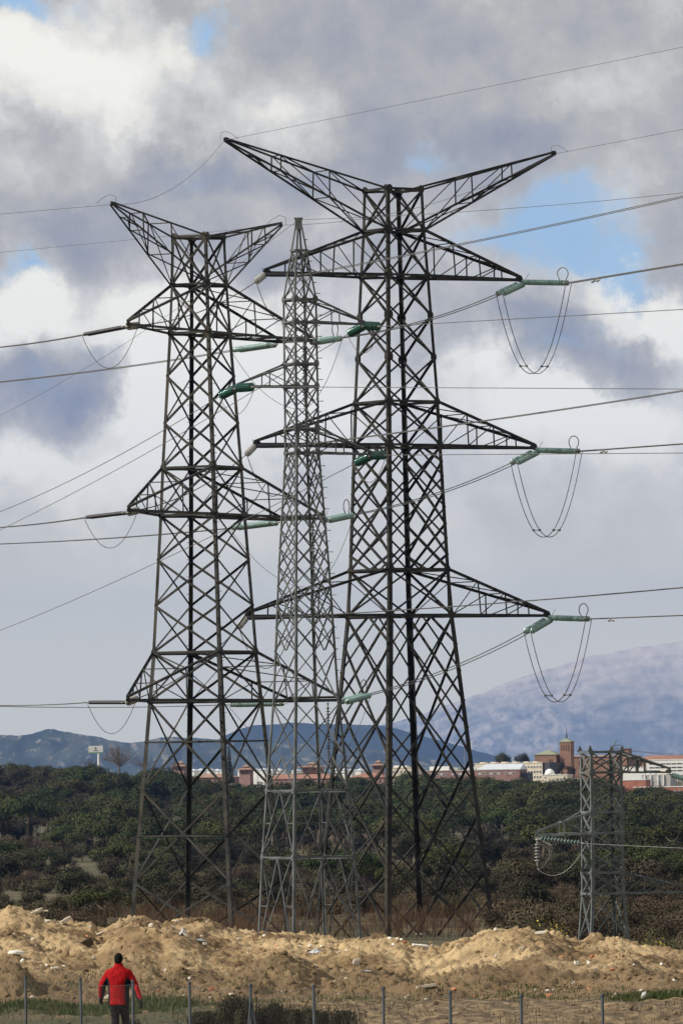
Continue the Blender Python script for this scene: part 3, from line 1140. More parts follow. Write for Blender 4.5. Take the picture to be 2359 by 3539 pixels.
LV = {'top': 'upper', 'mid': 'middle', 'low': 'lowest'}
WA = {'top': (607, 612, 452), 'mid': (1020, 1024, 898), 'low': (1414, 1418, 1350)}
for key in ('top', 'mid', 'low'):
    lv = LV[key]
    # right arm tip of A: one pair towards the right, one towards B
    tp = A_tips[key, 1] - Vector((0, 0, .12))
    tr = W(1568, WA[key][0], 416)
    tr2 = Vector((tr.x, tr.y, max(tr.z, tp.z + .1)))
    ends_r = string(tp, tp + (W(1568, {'top': 655, 'mid': 1044, 'low': 1430}[key], 418) - tp), 4.6, f'pale green glass double insulator pointing right from the {lv} right arm of tallest pylon')
    tb = B_tips[key, 1] - Vector((0, 0, .12))
    dirB = (tb - tp).normalized() + Vector((0, 0, -.06))
    ends_b = string(tp - Vector((0, 0, .10)), tp + dirB * 10, 4.6, f'pale green glass double insulator end-on under the {lv} right arm tip of tallest pylon', ring=False)
    far_wire(list(ends_r), 1568, WA[key][0], 417, f'twin conductor running off to the right from the {lv} right arm tip of tallest pylon', .03, 3.0)
    ends_bb = string(tb, tb + (tp - tb) + Vector((0, 0, -1.5)), 4.6, f'pale double insulator at the {lv} right arm end of left pylon, facing tallest pylon', ring=True, r=.155)
    eb = list(ends_bb)
    eb.reverse()
    wires([wire_pts(a_, b_, .35) for a_, b_ in zip(ends_b, eb)], f'twin conductor from the {lv} right arm of tallest pylon to the left pylon', .026)
    jr = list(ends_r)
    if (ends_b[0] - ends_r[0]).length > (ends_b[0] - ends_r[1]).length + 0:
        pass
    jumper(list(ends_b), jr, {'top': 4.9, 'mid': 4.6, 'low': 4.4}[key], f'deep twin U-shaped jumper cable under the {lv} right arm tip of tallest pylon')
    # dampers on the outgoing conductor
    wd_ = (tr - ends_r[0]).normalized()
    for q in range(2):
        c_ = ends_r[q] + wd_ * (2.6 + q * .75) - Vector((0, 0, .02))
        m = MB()
        m.tube([wd_ * -.35 + Vector((0, 0, -.12)), wd_ * .35 + Vector((0, 0, -.12))], .012, 6)
        for sg in (-1, 1):
            m.tube([wd_ * (.40 * sg) + Vector((0, 0, -.13)), wd_ * (.22 * sg) + Vector((0, 0, -.13))], [.035, .055], 8)
        m.box((0, 0, -.05), (.06, .06, .14))
        o = m.build('vibration_damper', M['fitting'])
        o.location = c_
        tag(o, f'small damper on the {"first" if q == 0 else "second"} wire right of the {lv} right arm of tallest pylon', 'damper', 'dumbbell dampers')
    # left arm tip of A
    tp = A_tips[key, -1] - Vector((0, 0, .12))
    tb = B_tips[key, -1] - Vector((0, 0, .12))
    e1 = string(tp, tb + Vector((0, 0, -3.0)), 4.6, f'pale bell-shaped insulator at the {lv} left arm tip of tallest pylon', 'porcelain', ring=False, pair=0, r=.20, n=14)
    tr = W(1568, WA[key][2], 386)
    e2 = string(tp, tp + (W(900, {'top': 632, 'mid': 1020, 'low': 1410}[key], 408) - tp), 4.6, f'dark insulator lying along the {lv} left arm of tallest pylon', 'rubber', pair=.36, r=.12, horn=False)
    far_wire(list(e2), 1568, WA[key][2], 386, f'twin conductor going right behind tallest pylon from its {lv} left arm', .022, 1.7, sag=.1)
    e3 = string(tb, tp + Vector((0, 0, -2.0)), 4.6, f'grey insulator seen end-on at the {lv} left arm tip of left pylon', 'porcelain', pair=0, r=.19, n=14, horn=False, ring=False)
    wires([wire_pts(e1[0], e3[0], .5)], f'conductor from the {lv} left arm of tallest pylon to the left pylon', .028)
    jumper([e1[0]], [e2[0]], {'top': 2.4, 'mid': 2.6, 'low': 2.6}[key], f'slack jumper cable under the {lv} left arm of tallest pylon')
    # B to the left
    yl = {'top': (798, 768), 'mid': (1212, 1189), 'low': (1621, 1614)}[key]
    e4 = string(tb, W(200, yl[1], 381), 4.3, f'thin dark insulator pointing left from the {lv} left arm tip of left pylon', 'rubber', pair=.24, r=.10, n=24, horn=False, link_=.45)
    far_wire(list(e4), 0, yl[0], 387, f'twin conductor running off to the left from the {lv} left arm of left pylon', .022, 2.6, sag=.05)
    jumper([e4[0]], [e3[0]], {'top': 1.95, 'mid': 1.75, 'low': 1.7}[key], f'slack jumper cable below the {lv} left arm tip of left pylon', .018)
    tb2 = B_tips[key, 2] - Vector((0, 0, .12))
    yr = {'top': (878, 812), 'mid': (1250, 1219), 'low': (1623, 1620)}[key]
    e5 = string(tb2, W(490, yr[1], 401), 4.6, f'pale glass insulator stretched left from the {lv} right arm of left pylon', 'glass_pale', pair=.40, r=.15, n=20, pitch=.20, horn=False, link_=.55)
    far_wire(list(e5), 0, yr[0], 417, f'twin conductor passing behind the left pylon from its {lv} right arm', .022, 1.7, sag=.1)
    # hanging string that keeps the jumper clear of the arm
    hp = lerp(B_tips[key, 1], B_tips[key, 2], .25) - Vector((0, 0, .1))
    e6 = string(hp, hp - Vector((0, 0, 5)), 3.4, f'dark insulator string hanging from the {lv} right arm of left pylon', 'rubber', n=18, pitch=.165, r=.13, pair=0, horn=False, link_=.25)
    jumper([e5[0]], [e6[0]], .9, f'slack cable left of the hanging insulator under the {lv} right arm of left pylon', .016)
    jumper([e6[0]], [eb[0]], .7, f'slack cable right of the hanging insulator under the {lv} right arm of left pylon', .016)

# earth wires
far_wire([A_tips['peak', -1]], 1568, 108, 378, 'thin earth wire rising right from the left horn of tallest pylon', .012, 1.8)
far_wire([A_tips['peak', 1]], 1568, 297, 420, 'thin earth wire rising right from the right horn of tallest pylon', .013, 3)
wires([wire_pts(A_tips['peak', -1], B_tips['peak', -1], 1.0)], 'sagging earth wire between the left horns of the two large pylons', .012)
wires([wire_pts(A_tips['peak', 1], B_tips['peak', 1], 1.0)], 'sagging earth wire between the right horns of the two large pylons', .012)
far_wire([B_tips['peak', -1]], 0, 492, 384, 'thin earth wire running left from the left horn of left pylon', .012, 2.5)
far_wire([B_tips['peak', 1]], 0, 580, 415, 'thin earth wire running left from the right horn of left pylon', .010, 1.8)
for tp, lab in ((A_tips['peak', -1], 'left horn tip of tallest pylon'), (A_tips['peak', 1], 'right horn tip of tallest pylon'),
                (B_tips['peak', -1], 'left horn tip of left pylon'), (B_tips['peak', 1], 'right horn tip of left pylon')):
    sg = 1 if 'tallest' in lab else -1
    wires([[tp + Vector((-.25 * sg, 0, .02)), tp + Vector((-.22 * sg, 0, .42)), tp + Vector((.1 * sg, 0, .52)), tp + Vector((.5 * sg, -.1, .3)), tp + Vector((.75 * sg, -.2, .06))]],
          'thin bonding loop standing on the ' + lab, .012, name='bonding_wire', group='earth bonding loops')

# the slim pylon's circuit
CW = {'right': ((1568, 711, 284), (0, 1218, 470)), 'left': ((1568, 894, 272), (0, 1176, 402)), 'lowright': ((1568, 1041, 284), (0, 1449, 480))}
CN = {'right': 'upper right', 'left': 'left', 'lowright': 'lower right'}
for key in ('right', 'left', 'lowright'):
    (xr_, yr_, Yr_), (xl_, yl_, Yl_) = CW[key]
    tp = C_tips[key] - Vector((0, 0, .05))
    a1 = string(tp, tp + (W({'right': 870, 'left': 581, 'lowright': 882}[key], {'right': 750, 'left': 889, 'lowright': 1046}[key], tp.y - 1.45) - tp) * 1.0, 1.9, f'dark green insulator pointing right from the {CN[key]} arm of slim pylon', 'glass_green', n=9, pitch=.146, r=.19, pair=0, horn=False, link_=.18, ring=False)
    tgt = W(xl_, yl_, Yl_)
    a2 = string(tp, tp + (tgt - tp).normalized() * 5 + Vector((-1.1, -1.0, -.55)), 1.9, f'dark green insulator sloping left from the {CN[key]} arm of slim pylon', 'glass_green', n=9, pitch=.146, r=.19, pair=0, horn=False, link_=.18, ring=False)
    far_wire([a1[0]], xr_, yr_, Yr_, f'single wire running right from the {CN[key]} arm of slim pylon', .015, 1.8)
    far_wire([a2[0]], xl_, yl_, Yl_, f'single wire sloping away left from the {CN[key]} arm of slim pylon', .017, 1.5, sag=.3)
    jumper([a2[0]], [a1[0]], .95, f'small U of jumper cable under the {CN[key]} arm of slim pylon', .013)
far_wire([C_tips['peak']], 1568, 443, 303, 'thin earth wire running right from the pointed top of slim pylon', .010, 1.6, sag=.15)
far_wire([C_tips['peak']], 0, 955, 440, 'thin earth wire sloping away left from the pointed top of slim pylon', .010, 1.4, sag=.5)

# the short pylon's circuit
tp = D_tips['left'] - Vector((0, 0, .12))
d1 = string(tp, W(1340, 1938, tp.y - .7), 2.2, 'shining glass insulator stretched right below the low left arm of short pylon', 'glass_pale', n=12, pitch=.155, r=.125, pair=0, horn=False, link_=.15)
d2 = string(tp - Vector((0, 0, .1)), tp - Vector((0.02, 0, 3)), 1.0, 'short insulator hanging straight down from the low left arm tip of short pylon', 'porcelain', n=6, pitch=.14, r=.13, pair=0, horn=False, link_=.12)
d3 = string(tp - Vector((0, 0, .08)), tp + Vector((.75, 1.6, -.5)), 1.4, 'grey insulator seen end-on beside the low left arm tip of short pylon', 'porcelain', n=9, pitch=.146, r=.12, pair=0, horn=False, link_=.15)
far_wire([d1[0]], 1568, 1949, 322, 'bright wire running right across the short pylon', .009, 1.5, mat='wire_bright')
jumper([d2[0]], [d1[0]], .75, 'thin pale slack cable under the low left arm of short pylon', .011, mat='wire_bright')
jumper([d3[0]], [d2[0]], .25, 'short pale wire curving beside the hanging insulator of short pylon', .010, mat='wire_bright')
tp = D_tips['right'] - Vector((0, 0, .1))
d4 = string(tp, W(1640, 1812, 328), 2.2, 'glass insulator sloping right from the high right arm of short pylon', 'glass_pale', n=12, pitch=.155, r=.14, pair=0, horn=False, link_=.15)
far_wire([d4[0]], 1760, 1850, 322, 'wire leaving the high right arm of short pylon', .012, 1.6)
tp = D_tips['lowright'] - Vector((0, 0, .1))
d5 = string(tp, W(1680, 2075, 328), 2.2, 'glass insulator at the low right arm end of short pylon', 'glass_pale', n=12, pitch=.155, r=.13, pair=0, horn=False, link_=.15)
far_wire([d5[0]], 1800, 2090, 324, 'wire leaving the low right arm of short pylon', .012, 1.6)
far_wire([D.P(2, D.z(1723))], 1568, 1734, 352, 'thin earth wire running right from the far leg top of short pylon', .008, 1.6)
far_wire([D.P(1, D.z(1723))], 1568, 1740, 345, 'thin earth wire running right from the right leg top of short pylon', .008, 1.6)
m = MB()
b0 = D.P(2, D.z(1727))
m.tube([b0, b0 + Vector((.22, 0, .50))], .02, 6)
m.tube([b0 + Vector((.05, 0, .25)), b0 + Vector((.42, 0, .30))], .015, 6)
m.tube([b0 + Vector((.12, 0, .12)), b0 + Vector((.38, 0, .14))], .015, 6)
o = m.build('earth_peak', M['steel_d'], D.root)


# ------------------------------------------------------------------ far buildings on the ridge
M['cream'] = material('cream_render', (.62, .56, .44), .9, (.70, .64, .52), .6, coords='World')
M['white'] = material('white_render', (.74, .74, .71), .85, (.80, .80, .77), .6, coords='World')
M['mauve_brick'] = material('mauve_brick', (.25, .135, .12), .9, (.32, .19, .165), .5, coords='World')
M['brick'] = material('orange_brick', (.23, .128, .088), .9, (.30, .175, .12), .4, coords='World')
M['brick_red'] = material('red_brick', (.34, .125, .08), .9, (.42, .175, .115), .4, coords='World')
M['pink'] = material('terracotta_render', (.26, .165, .14), .9, (.33, .215, .18), .3, coords='World')
M['tile_red'] = material('clay_roof_tiles', (.25, .125, .088), .9, (.33, .175, .125), .5, coords='World')
M['tile_orange'] = material('orange_roof_tiles', (.27, .165, .125), .9, (.34, .225, .17), .5, coords='World')
M['metal_roof'] = material('pale_metal_roof', (.62, .66, .72), .35, (.70, .74, .80), .3, coords='World', metal=.2)
M['green_roof'] = material('verdigris_roof', (.22, .25, .17), .8, (.28, .30, .21), .5, coords='World')
M['pane'] = material('dark_window_glass', (.02, .024, .03), .15, spec=.6)
M['pane_pale'] = material('sky_lit_window', (.40, .44, .50), .1, spec=.6)  # sky reflection put into the pale base colour
M['grey_wall'] = material('grey_concrete_wall', (.40, .39, .36), .9, (.46, .45, .42), .5, coords='World')
M['shade_and_spire'] = material('dark_spire_and_shaded_ends', (.06, .06, .07), .7)  # dark of the spire; also shade put into two building ends
M['leaf_dummy'] = M['steel_d']

WIN = {}


def window(b, x, z, w, h, mat='pane', frame='white', y=-.03, name='window'):
    """A framed window on the front wall (local y = 0 is the facade)."""
    k = (round(w, 2), round(h, 2), mat, frame)
    if k not in WIN:
        m = MB()
        t = min(.09, w * .12)
        m.box((0, 0, h / 2 - t / 2), (w, .10, t))
        m.box((0, 0, -h / 2 + t / 2), (w, .12, t))
        m.box((-w / 2 + t / 2, 0, 0), (t, .11, h - 2 * t))
        m.box((w / 2 - t / 2, 0, 0), (t, .11, h - 2 * t))
        m.box((0, .02, 0), (w - 2 * t, .05, h - 2 * t), 1)
        WIN[k] = m.mesh('window', [M[frame], M[mat]])
    o = bpy.data.objects.new(name, WIN[k])
    C.objects.link(o)
    o.parent = b
    o.location = (x, y, z)
    return o


class Bldg:
    """Local frame: x along the facade, y away from the camera, z up from the visible base."""

    def __init__(s, name, label, cat, px0, px1, pyt, pyb, Y, depth, wall, yaw=0, group=None, foot=9):
        s.k = F / Y
        s.w, s.h, s.d = (px1 - px0) / s.k, (pyb - pyt) / s.k, depth
        s.px0, s.pyb = px0, pyb
        p = W((px0 + px1) / 2, pyb, Y)
        s.o = thing(name, label, cat, p, group)
        s.o.rotation_euler = (0, 0, math.radians(yaw - 17))
        m = MB()
        m.box((0, depth / 2, (s.h - foot) / 2), (s.w, depth, s.h + foot))
        m.build('wall', M[wall], s.o)

    def X(s, px):
        return (px - s.px0) / s.k - s.w / 2

    def Z(s, py):
        return (s.pyb - py) / s.k

    def flat(s, mat='white', t=.35, o=.15, name='roof'):
        m = MB()
        m.box((0, s.d / 2, s.h + t / 2 + .003), (s.w + o * 2, s.d + o * 2, t))
        return m.build(name, M[mat], s.o)

    def hip(s, mat, rise, over=.5, ridge=0.5, z=None, cx=0, w=None, d=None, cy=None, name='roof'):
        w = (w or s.w) / 2 + over
        dd = (d or s.d) / 2 + over
        cy = s.d / 2 if cy is None else cy
        z = s.h if z is None else z
        r = max(w - dd, 0) * ridge * 2 if ridge else 0
        r = min(r, w * .95)
        m = MB()
        vs = [(cx - w, cy - dd, z), (cx + w, cy - dd, z), (cx + w, cy + dd, z), (cx - w, cy + dd, z),
              (cx - max(r, .02), cy, z + rise), (cx + max(r, .02), cy, z + rise)]
        m.add(vs, [(0, 1, 5, 4), (1, 2, 5), (2, 3, 4, 5), (3, 0, 4)])
        m.box((cx, cy, z - .10), (w * 2, dd * 2, .2 - .006))
        return m.build(name, M[mat], s.o)

    def wins(s, xs, py0, py1, w, mat='pane', frame='white'):
        z0, z1 = s.Z(py1), s.Z(py0)
        for x in xs:
            window(s.o, s.X(x), (z0 + z1) / 2, w / s.k, z1 - z0, mat, frame)

    def part(s, name, px0, px1, pyt, pyb, y0, depth, mat):
        m = MB()
        m.box(((s.X(px0) + s.X(px1)) / 2, y0 + depth / 2, (s.Z(pyt) + s.Z(pyb)) / 2), ((px1 - px0) / s.k, depth, (pyb - pyt) / s.k))
        return m.build(name, M[mat], s.o)


# mauve brick block with a pale metal roof
b = Bldg('office_block', 'long mauve brick block with bands of windows and a pale metal roof', 'building', 965, 1196, 1771, 1816, 3000, 14, 'mauve_brick', 3)
b.flat('grey_wall', .4)
for i, x in enumerate(range(976, 1192, 9)):
    if i % 7 == 6:
        continue
    b.wins([x], 1776, 1780.5, 6.5, 'pane' if (i * 7) % 5 < 3 else 'pane_pale')
    if i % 5 != 3:
        b.wins([x], 1794, 1798, 6.5, 'pane_pale' if i < 12 else 'pane')
    if i % 4 != 1:
        b.wins([x], 1809, 1812.5, 6.5, 'pane')
b.part('string_course', 965, 1196, 1800, 1802.2, -.12, .1, 'white')
b.part('shaded_end', 1196.5, 1213, 1777, 1816, 2.0, 9, 'shade_and_spire')  # shade of the right end wall put into a dark block
m = MB()
x0, x1, zt = b.X(1093), b.X(1196), b.Z(1756.5)
m.add([(x0, 1.2, b.h + .42), (x1, 1.2, b.h + .42), (x1 - .5, 10, zt), (x0 + 2, 10, zt), (x0, 13, b.h + .42), (x1, 13, b.h + .42)],
      [(0, 1, 2, 3), (3, 2, 5, 4), (1, 5, 2), (0, 3, 4)])
m.build('metal_roof', M['metal_roof'], b.o)
b.part('plant_room', 980, 1026, 1760, 1770, 3, 6, 'white')
b.part('plant_room', 1030, 1046, 1763, 1770, 4, 5, 'grey_wall')
b.part('roof_vent', 1062, 1070, 1764, 1770, 4, 3, 'metal_roof')
b.part('roof_vent', 1078, 1084, 1762, 1770, 5, 3, 'white')
# cream block behind it
b = Bldg('cream_block', 'cream flat-roofed block standing behind the metal-roofed building', 'building', 1085, 1250, 1754.5, 1800, 3060, 12, 'cream', -4)
b.flat('cream', .3)
for x in (1098, 1124, 1150, 1176, 1204, 1226):
    b.part('roof_box', x - 6, x + 6, 1750.4, 1754.0, 3, 4, 'cream')
b.wins(range(1203, 1246, 7), 1761, 1765.5, 5)
b.wins(range(1203, 1246, 7), 1772, 1777, 5)
b.wins(range(1203, 1246, 7), 1784, 1789, 5)
b.part('tower_or_shaded_end', 1251, 1267, 1753, 1800, .5, 9, 'shade_and_spire')  # dark block for the shaded right end, its shade put into the colour
# dome
b = Bldg('observatory', 'small cream building carrying a round white dome', 'building', 1244, 1303, 1781, 1812, 2960, 10, 'cream', 2)
b.flat('white', .25)
m = MB()
R0 = 11.2 / b.k
m.lathe([(R0 * math.cos(a), R0 * math.sin(a)) for a in [i * math.pi / 2 / 9 for i in range(10)]][:-1] + [(.01, R0)], 24, o=(b.X(1256), 4.5, b.Z(1778) + .05))
m.build('dome', M['white'], b.o, True)
b.part('dome_drum', 1245, 1267, 1778, 1780.8, 3.0, 3.6, 'white')
b.wins([1251, 1296], 1784, 1788, 4)
b.part('chimney', 1280, 1284, 1778, 1783, 2, 1, 'grey_wall')
b = Bldg('low_annex', 'low cream annex with a row of windows right of the dome', 'building', 1277, 1330, 1790, 1813, 2940, 9, 'white', 0)
b.flat('cream', .2)
b.wins([1286, 1291, 1296], 1794, 1799, 4)
b.wins([1304, 1310, 1316, 1322], 1795, 1799, 4.5, 'pane_pale')
# church
b = Bldg('brick_church', 'orange brick church with a square bell tower and needle spire', 'church', 1227, 1278, 1734, 1775, 3150, 9.5, 'brick', -1)
b.hip('green_roof', 11.5 / b.k, .3, 0)
b.part('cornice', 1226.3, 1278.7, 1733, 1735.2, -.15, .13, 'tile_orange')
b.wins([1263, 1268], 1745, 1751, 3, 'pane', 'brick')
tx0, tx1 = 1284, 1311
m = MB()
m.box(((b.X(tx0) + b.X(tx1)) / 2, 4, (b.Z(1706.5) - 3) / 2), ((tx1 - tx0) / b.k, (tx1 - tx0) / b.k, b.Z(1706.5) + 3))
tw = m.build('bell_tower', M['brick'], b.o)
for i in range(4):
    window(b.o, b.X(1289.4 + i * 5.4), b.Z(1719), 2.0 / b.k, 14 / b.k, 'pane', 'brick', y=4 - (tx1 - tx0) / b.k / 2 - .03, name='belfry_opening')
b.part('tower_cornice', tx0 - 1.2, tx1 + 1.2, 1704.8, 1706.8, 4 - 14.7 / b.k, 29.4 / b.k, 'tile_orange')
b.hip('green_roof', 8 / b.k, .25, 0, z=b.Z(1704.6), cx=(b.X(tx0) + b.X(tx1)) / 2, w=(tx1 - tx0) / b.k, d=(tx1 - tx0) / b.k, cy=4, name='tower_roof')
m = MB()
xc = (b.X(tx0) + b.X(tx1)) / 2
m.tube([(xc, 4, b.Z(1698)), (xc, 4, b.Z(1690)), (xc, 4, b.Z(1684)), (xc, 4, b.Z(1671))], [.42, .30, .16, .05], 8)
m.lathe([(0, -.4), (.4, 0), (0, .4)], 8, o=(xc, 4, b.Z(1690)))
m.build('spire', M['shade_and_spire'], b.o)
m = MB()
m.box((b.X(1256), 4, b.Z(1717)), (.12, .12, 9 / b.k))
m.box((b.X(1256), 4, b.Z(1715)), (.5, .12, .12))
m.build('cross', M['brick_red'], b.o)
b = Bldg('brick_nave', 'long orange brick range stretching right from the bell tower', 'building', 1289, 1460, 1738, 1775, 3165, 11, 'brick', 0)
b.hip('tile_orange', 3.2 / b.k, .35, .5)
b.wins(range(1330, 1450, 13), 1750, 1757, 4, 'pane', 'brick')
b.part('white_coping', 1290, 1312, 1735.5, 1738.2, -.3, .25, 'white')
b.part('tower_or_shaded_end', 1431, 1448, 1722, 1760, -1.2, 5, 'brick')
b.part('stair_tower_cap', 1430, 1449, 1720.6, 1722, -1.5, 5.6, 'tile_red')
# white building with bands and the long red roof
b = Bldg('red_roofed_range', 'long range with a red tiled roof behind the white banded building', 'building', 1448, 1700, 1745, 1775, 3200, 13, 'brick', 0)
b.hip('tile_red', 10 / b.k, .5, .5)
b = Bldg('white_banded_block', 'large white block with dark horizontal window bands at the right edge', 'building', 1482, 1640, 1746, 1776, 3050, 14, 'white', 2)
b.flat('white', .3)
for yb in (1753.5, 1762, 1769.5):
    for x0 in range(1489, 1636, 13):
        b.part('window_band', x0, x0 + 11.4, yb, yb + 2.6, -.06, .05, 'pane')
b = Bldg('white_garden_wall', 'low white wall left of the white banded block', 'wall', 1429, 1481, 1763, 1776, 3040, 1.2, 'white', 0)
b.flat('white', .2)
b = Bldg('grey_office', 'grey and cream two-storey building right of the short pylon', 'building', 1472, 1540, 1780, 1806, 2950, 10, 'grey_wall', 0)
b.flat('white', .25)
for x in (1476, 1484, 1500, 1508, 1516):
    b.wins([x], 1787, 1795, 5, 'pane_pale')
for x in (1479.5, 1494, 1511, 1524):
    b.part('pier', x - 1.2, x + 1.2, 1781, 1806, -.5, .45, 'white')
b.part('roof_house', 1506, 1528, 1770, 1779, 3, 5, 'cream')
b.part('roof_vent', 1478, 1486, 1775, 1779, 3, 3, 'white')
b.part('roof_vent', 1490, 1497, 1773, 1779, 4, 3, 'metal_roof')
b = Bldg('cream_side_block', 'narrow cream block right of the grey office', 'building', 1543, 1566, 1781, 1806, 2960, 8, 'cream', 0)
b.flat('cream', .25)
b.wins([1550, 1558], 1788, 1794, 4)
b = Bldg('brick_store', 'small red brick block with a white roof edge beside the short pylon', 'building', 1424, 1483, 1793, 1812, 2940, 9, 'brick_red', 2)
b.flat('white', .28)
b = Bldg('brick_terrace', 'low red brick building with white coping at the right edge below the offices', 'building', 1452, 1640, 1808.5, 1838, 2880, 9, 'brick_red', 3)
b.flat('white', .3)
b.wins([1468, 1478, 1508, 1548, 1560], 1815, 1821, 6, 'pane_pale', 'brick')
# terracotta village
GV = 'terracotta buildings behind the wood'
b = Bldg('terracotta_range', 'long low terracotta range with an orange tiled roof left of the slim pylon', 'building', 436, 536, 1786, 1806, 2900, 9, 'pink', 0, GV)
b.hip('tile_orange', 8 / b.k, .4, .5)
b.wins(range(446, 532, 12), 1790, 1796, 4, 'pane', 'pink')
b = Bldg('terracotta_range', 'middle terracotta range with dark openings, seen behind the slim pylon', 'building', 604, 772, 1789, 1818, 2880, 10, 'pink', 0, GV)
b.hip('tile_red', 11 / b.k, .4, .5)
b.wins(range(612, 770, 11), 1795, 1803, 4.5, 'pane', 'pink')
b.wins(range(700, 770, 11), 1806, 1814, 4.5, 'pane', 'pink')
b = Bldg('terracotta_range', 'right terracotta house with dark openings behind the tallest pylon', 'building', 800, 884, 1786, 1822, 2870, 10, 'pink', 0, GV)
b.hip('tile_red', 10 / b.k, .4, .5)
b.wins(range(808, 880, 11), 1791, 1798, 4.5, 'pane', 'pink')
b.wins(range(808, 880, 14), 1803, 1813, 5, 'pane', 'pink')


def pagoda(px, pyt, pyb, w, Y, label):
    k = F / Y
    b = Bldg('pavilion', label, 'pavilion', px - w * .32, px + w * .32, pyt + 8, pyb, Y, w * .64 / k, 'pink', 0, 'pavilions with tiered tiled roofs')
    b.hip('tile_orange', 5 / k, w * .18 / k, 0)
    m = MB()
    ww = w * .30 / k
    m.box((0, b.d / 2, b.h + 5 / k), (ww, ww, 4 / k))
    m.build('lantern', M['pink'], b.o)
    b.hip('tile_orange', 4.5 / k, .35, 0, z=b.h + 7 / k, w=ww, d=ww, name='upper_roof')
    b.wins([px - w * .15, px, px + w * .15], pyt + 12, pyt + 18, 3, 'pane', 'pink')


pagoda(411, 1752, 1790, 38, 2890, 'pavilion with a tiered tiled roof, leftmost, behind the left pylon')
pagoda(562, 1760, 1795, 40, 2890, 'pavilion with a tiered tiled roof just right of the dark conical tree')
pagoda(713, 1754, 1795, 62, 2890, 'widest pavilion with a tiered tiled roof behind the slim pylon')
pagoda(866, 1750, 1795, 34, 2890, 'tall pavilion with a tiered tiled roof beside the tallest pylon')
for i, (x, w_) in enumerate([(440, 14), (456, 16), (474, 18), (494, 16), (513, 18), (534, 14), (552, 12), (584, 14), (600, 16), (618, 14), (636, 16), (655, 18), (676, 14), (766, 16), (784, 14), (800, 16), (822, 14), (842, 12)]):
    if i % 6 == 5:
        continue
    b = Bldg('white_house', 'small white gabled house in the row behind the terracotta roofs', 'house', x - w_ / 2, x + w_ / 2, 1771 - (i % 3), 1800, 3010 + 12 * (i % 4), 7, 'white', 0, 'row of small white houses')
    b.hip('metal_roof', 4.5 / b.k, .2, .2)
b = Bldg('cream_house', 'low cream block between the terracotta houses and the mauve block', 'building', 886, 962, 1765, 1800, 3020, 10, 'cream', 4)
b.flat('cream', .3)
b.wins(range(894, 960, 9), 1771, 1776, 4.5)
b.part('roof_house', 900, 930, 1759, 1764.4, 3, 5, 'white')

# billboard on a mast, lamp masts
bb = thing('billboard', 'white roadside billboard on a tall white mast above the wood', 'billboard', W(227, 1772, 2600))
k = F / 2600
m = MB()
m.box((-6 / k, 0, 50 / k), (33 / k, .5, 16.5 / k))
m.build('panel', M['white'], bb)
m = MB()
m.box((-6 / k, -.28, 42.6 / k), (32.6 / k, .05, 2.2 / k))
m.build('green_band', material('green_paint', (.12, .32, .14), .6), bb)
m = MB()                                                    # the small dark emblem and line of lettering, too far to read
m.add([(-9 / k, -.27, 50.5 / k), (-3.5 / k, -.27, 50.5 / k), (-5 / k, -.27, 54.5 / k), (-7 / k, -.27, 55.5 / k)], [(0, 1, 2, 3)])
m.box((-6.3 / k, -.28, 47.6 / k), (9 / k, .04, 1.7 / k))
m.build('emblem', material('grey_print', (.10, .11, .12), .7), bb)
m = MB()
m.tube([(0, 0, -3), (0, 0, 20 / k), (0, 0, 42 / k)], [.42, .38, .34], 12)
m.build('mast', M['white'], bb)
for px, pt, lab in ((434, 1690, 'tall white floodlight mast seen behind the left pylon'), (381, 1690, 'thin grey lamp mast with a small head, left of the left pylon body'), (1083, 1706, 'thin pale mast right of the tallest pylon, before the blue mountain'),
                    (1067, 1716, 'thin grey mast just left of the pale one before the blue mountain')):
    t = thing('lamp_mast', lab, 'mast', W(px, 1785, 2700))
    k = F / 2700
    m = MB()
    r = .26 if px == 434 else .13
    m.tube([(0, 0, -3), (0, 0, (1785 - pt) / k)], [r, r * .7], 8)
    m.build('pole', M['white'] if px in (434, 1083) else M['fitting'], t)
    m = MB()
    m.box((0, 0, (1785 - pt) / k + .25), (1.0, .5, .45))
    m.build('lamp_head', M['white'], t)

# ------------------------------------------------------------------ trees and scrub
M['oak'] = material('holm_oak_leaf', (.023, .023, .010), .85, (.047, .044, .020), .9, 3, var=.52, spec=.25)
M['pine'] = material('stone_pine_needles', (.024, .033, .009), .85, (.050, .061, .016), .8, 3, var=.35, spec=.25)
M['scrub'] = material('scrub_leaf', (.058, .048, .026), .9, (.098, .082, .047), .8, 3, var=.42, spec=.2)
M['bark'] = material('bark', (.085, .065, .045), .95, (.14, .115, .085), 2, bump=.02)
M['bark_pale'] = material('pale_bark', (.30, .27, .23), .9, (.38, .35, .30), 2)
M['twig'] = material('bare_twigs', (.135, .095, .075), .95, (.19, .145, .115), .6, var=.15)
M['twig_red'] = material('reddish_dry_twigs', (.070, .040, .024), .95, (.115, .070, .040), .5)
M['cypress'] = material('cypress_leaf', (.022, .030, .020), .8, (.04, .05, .03), .8)


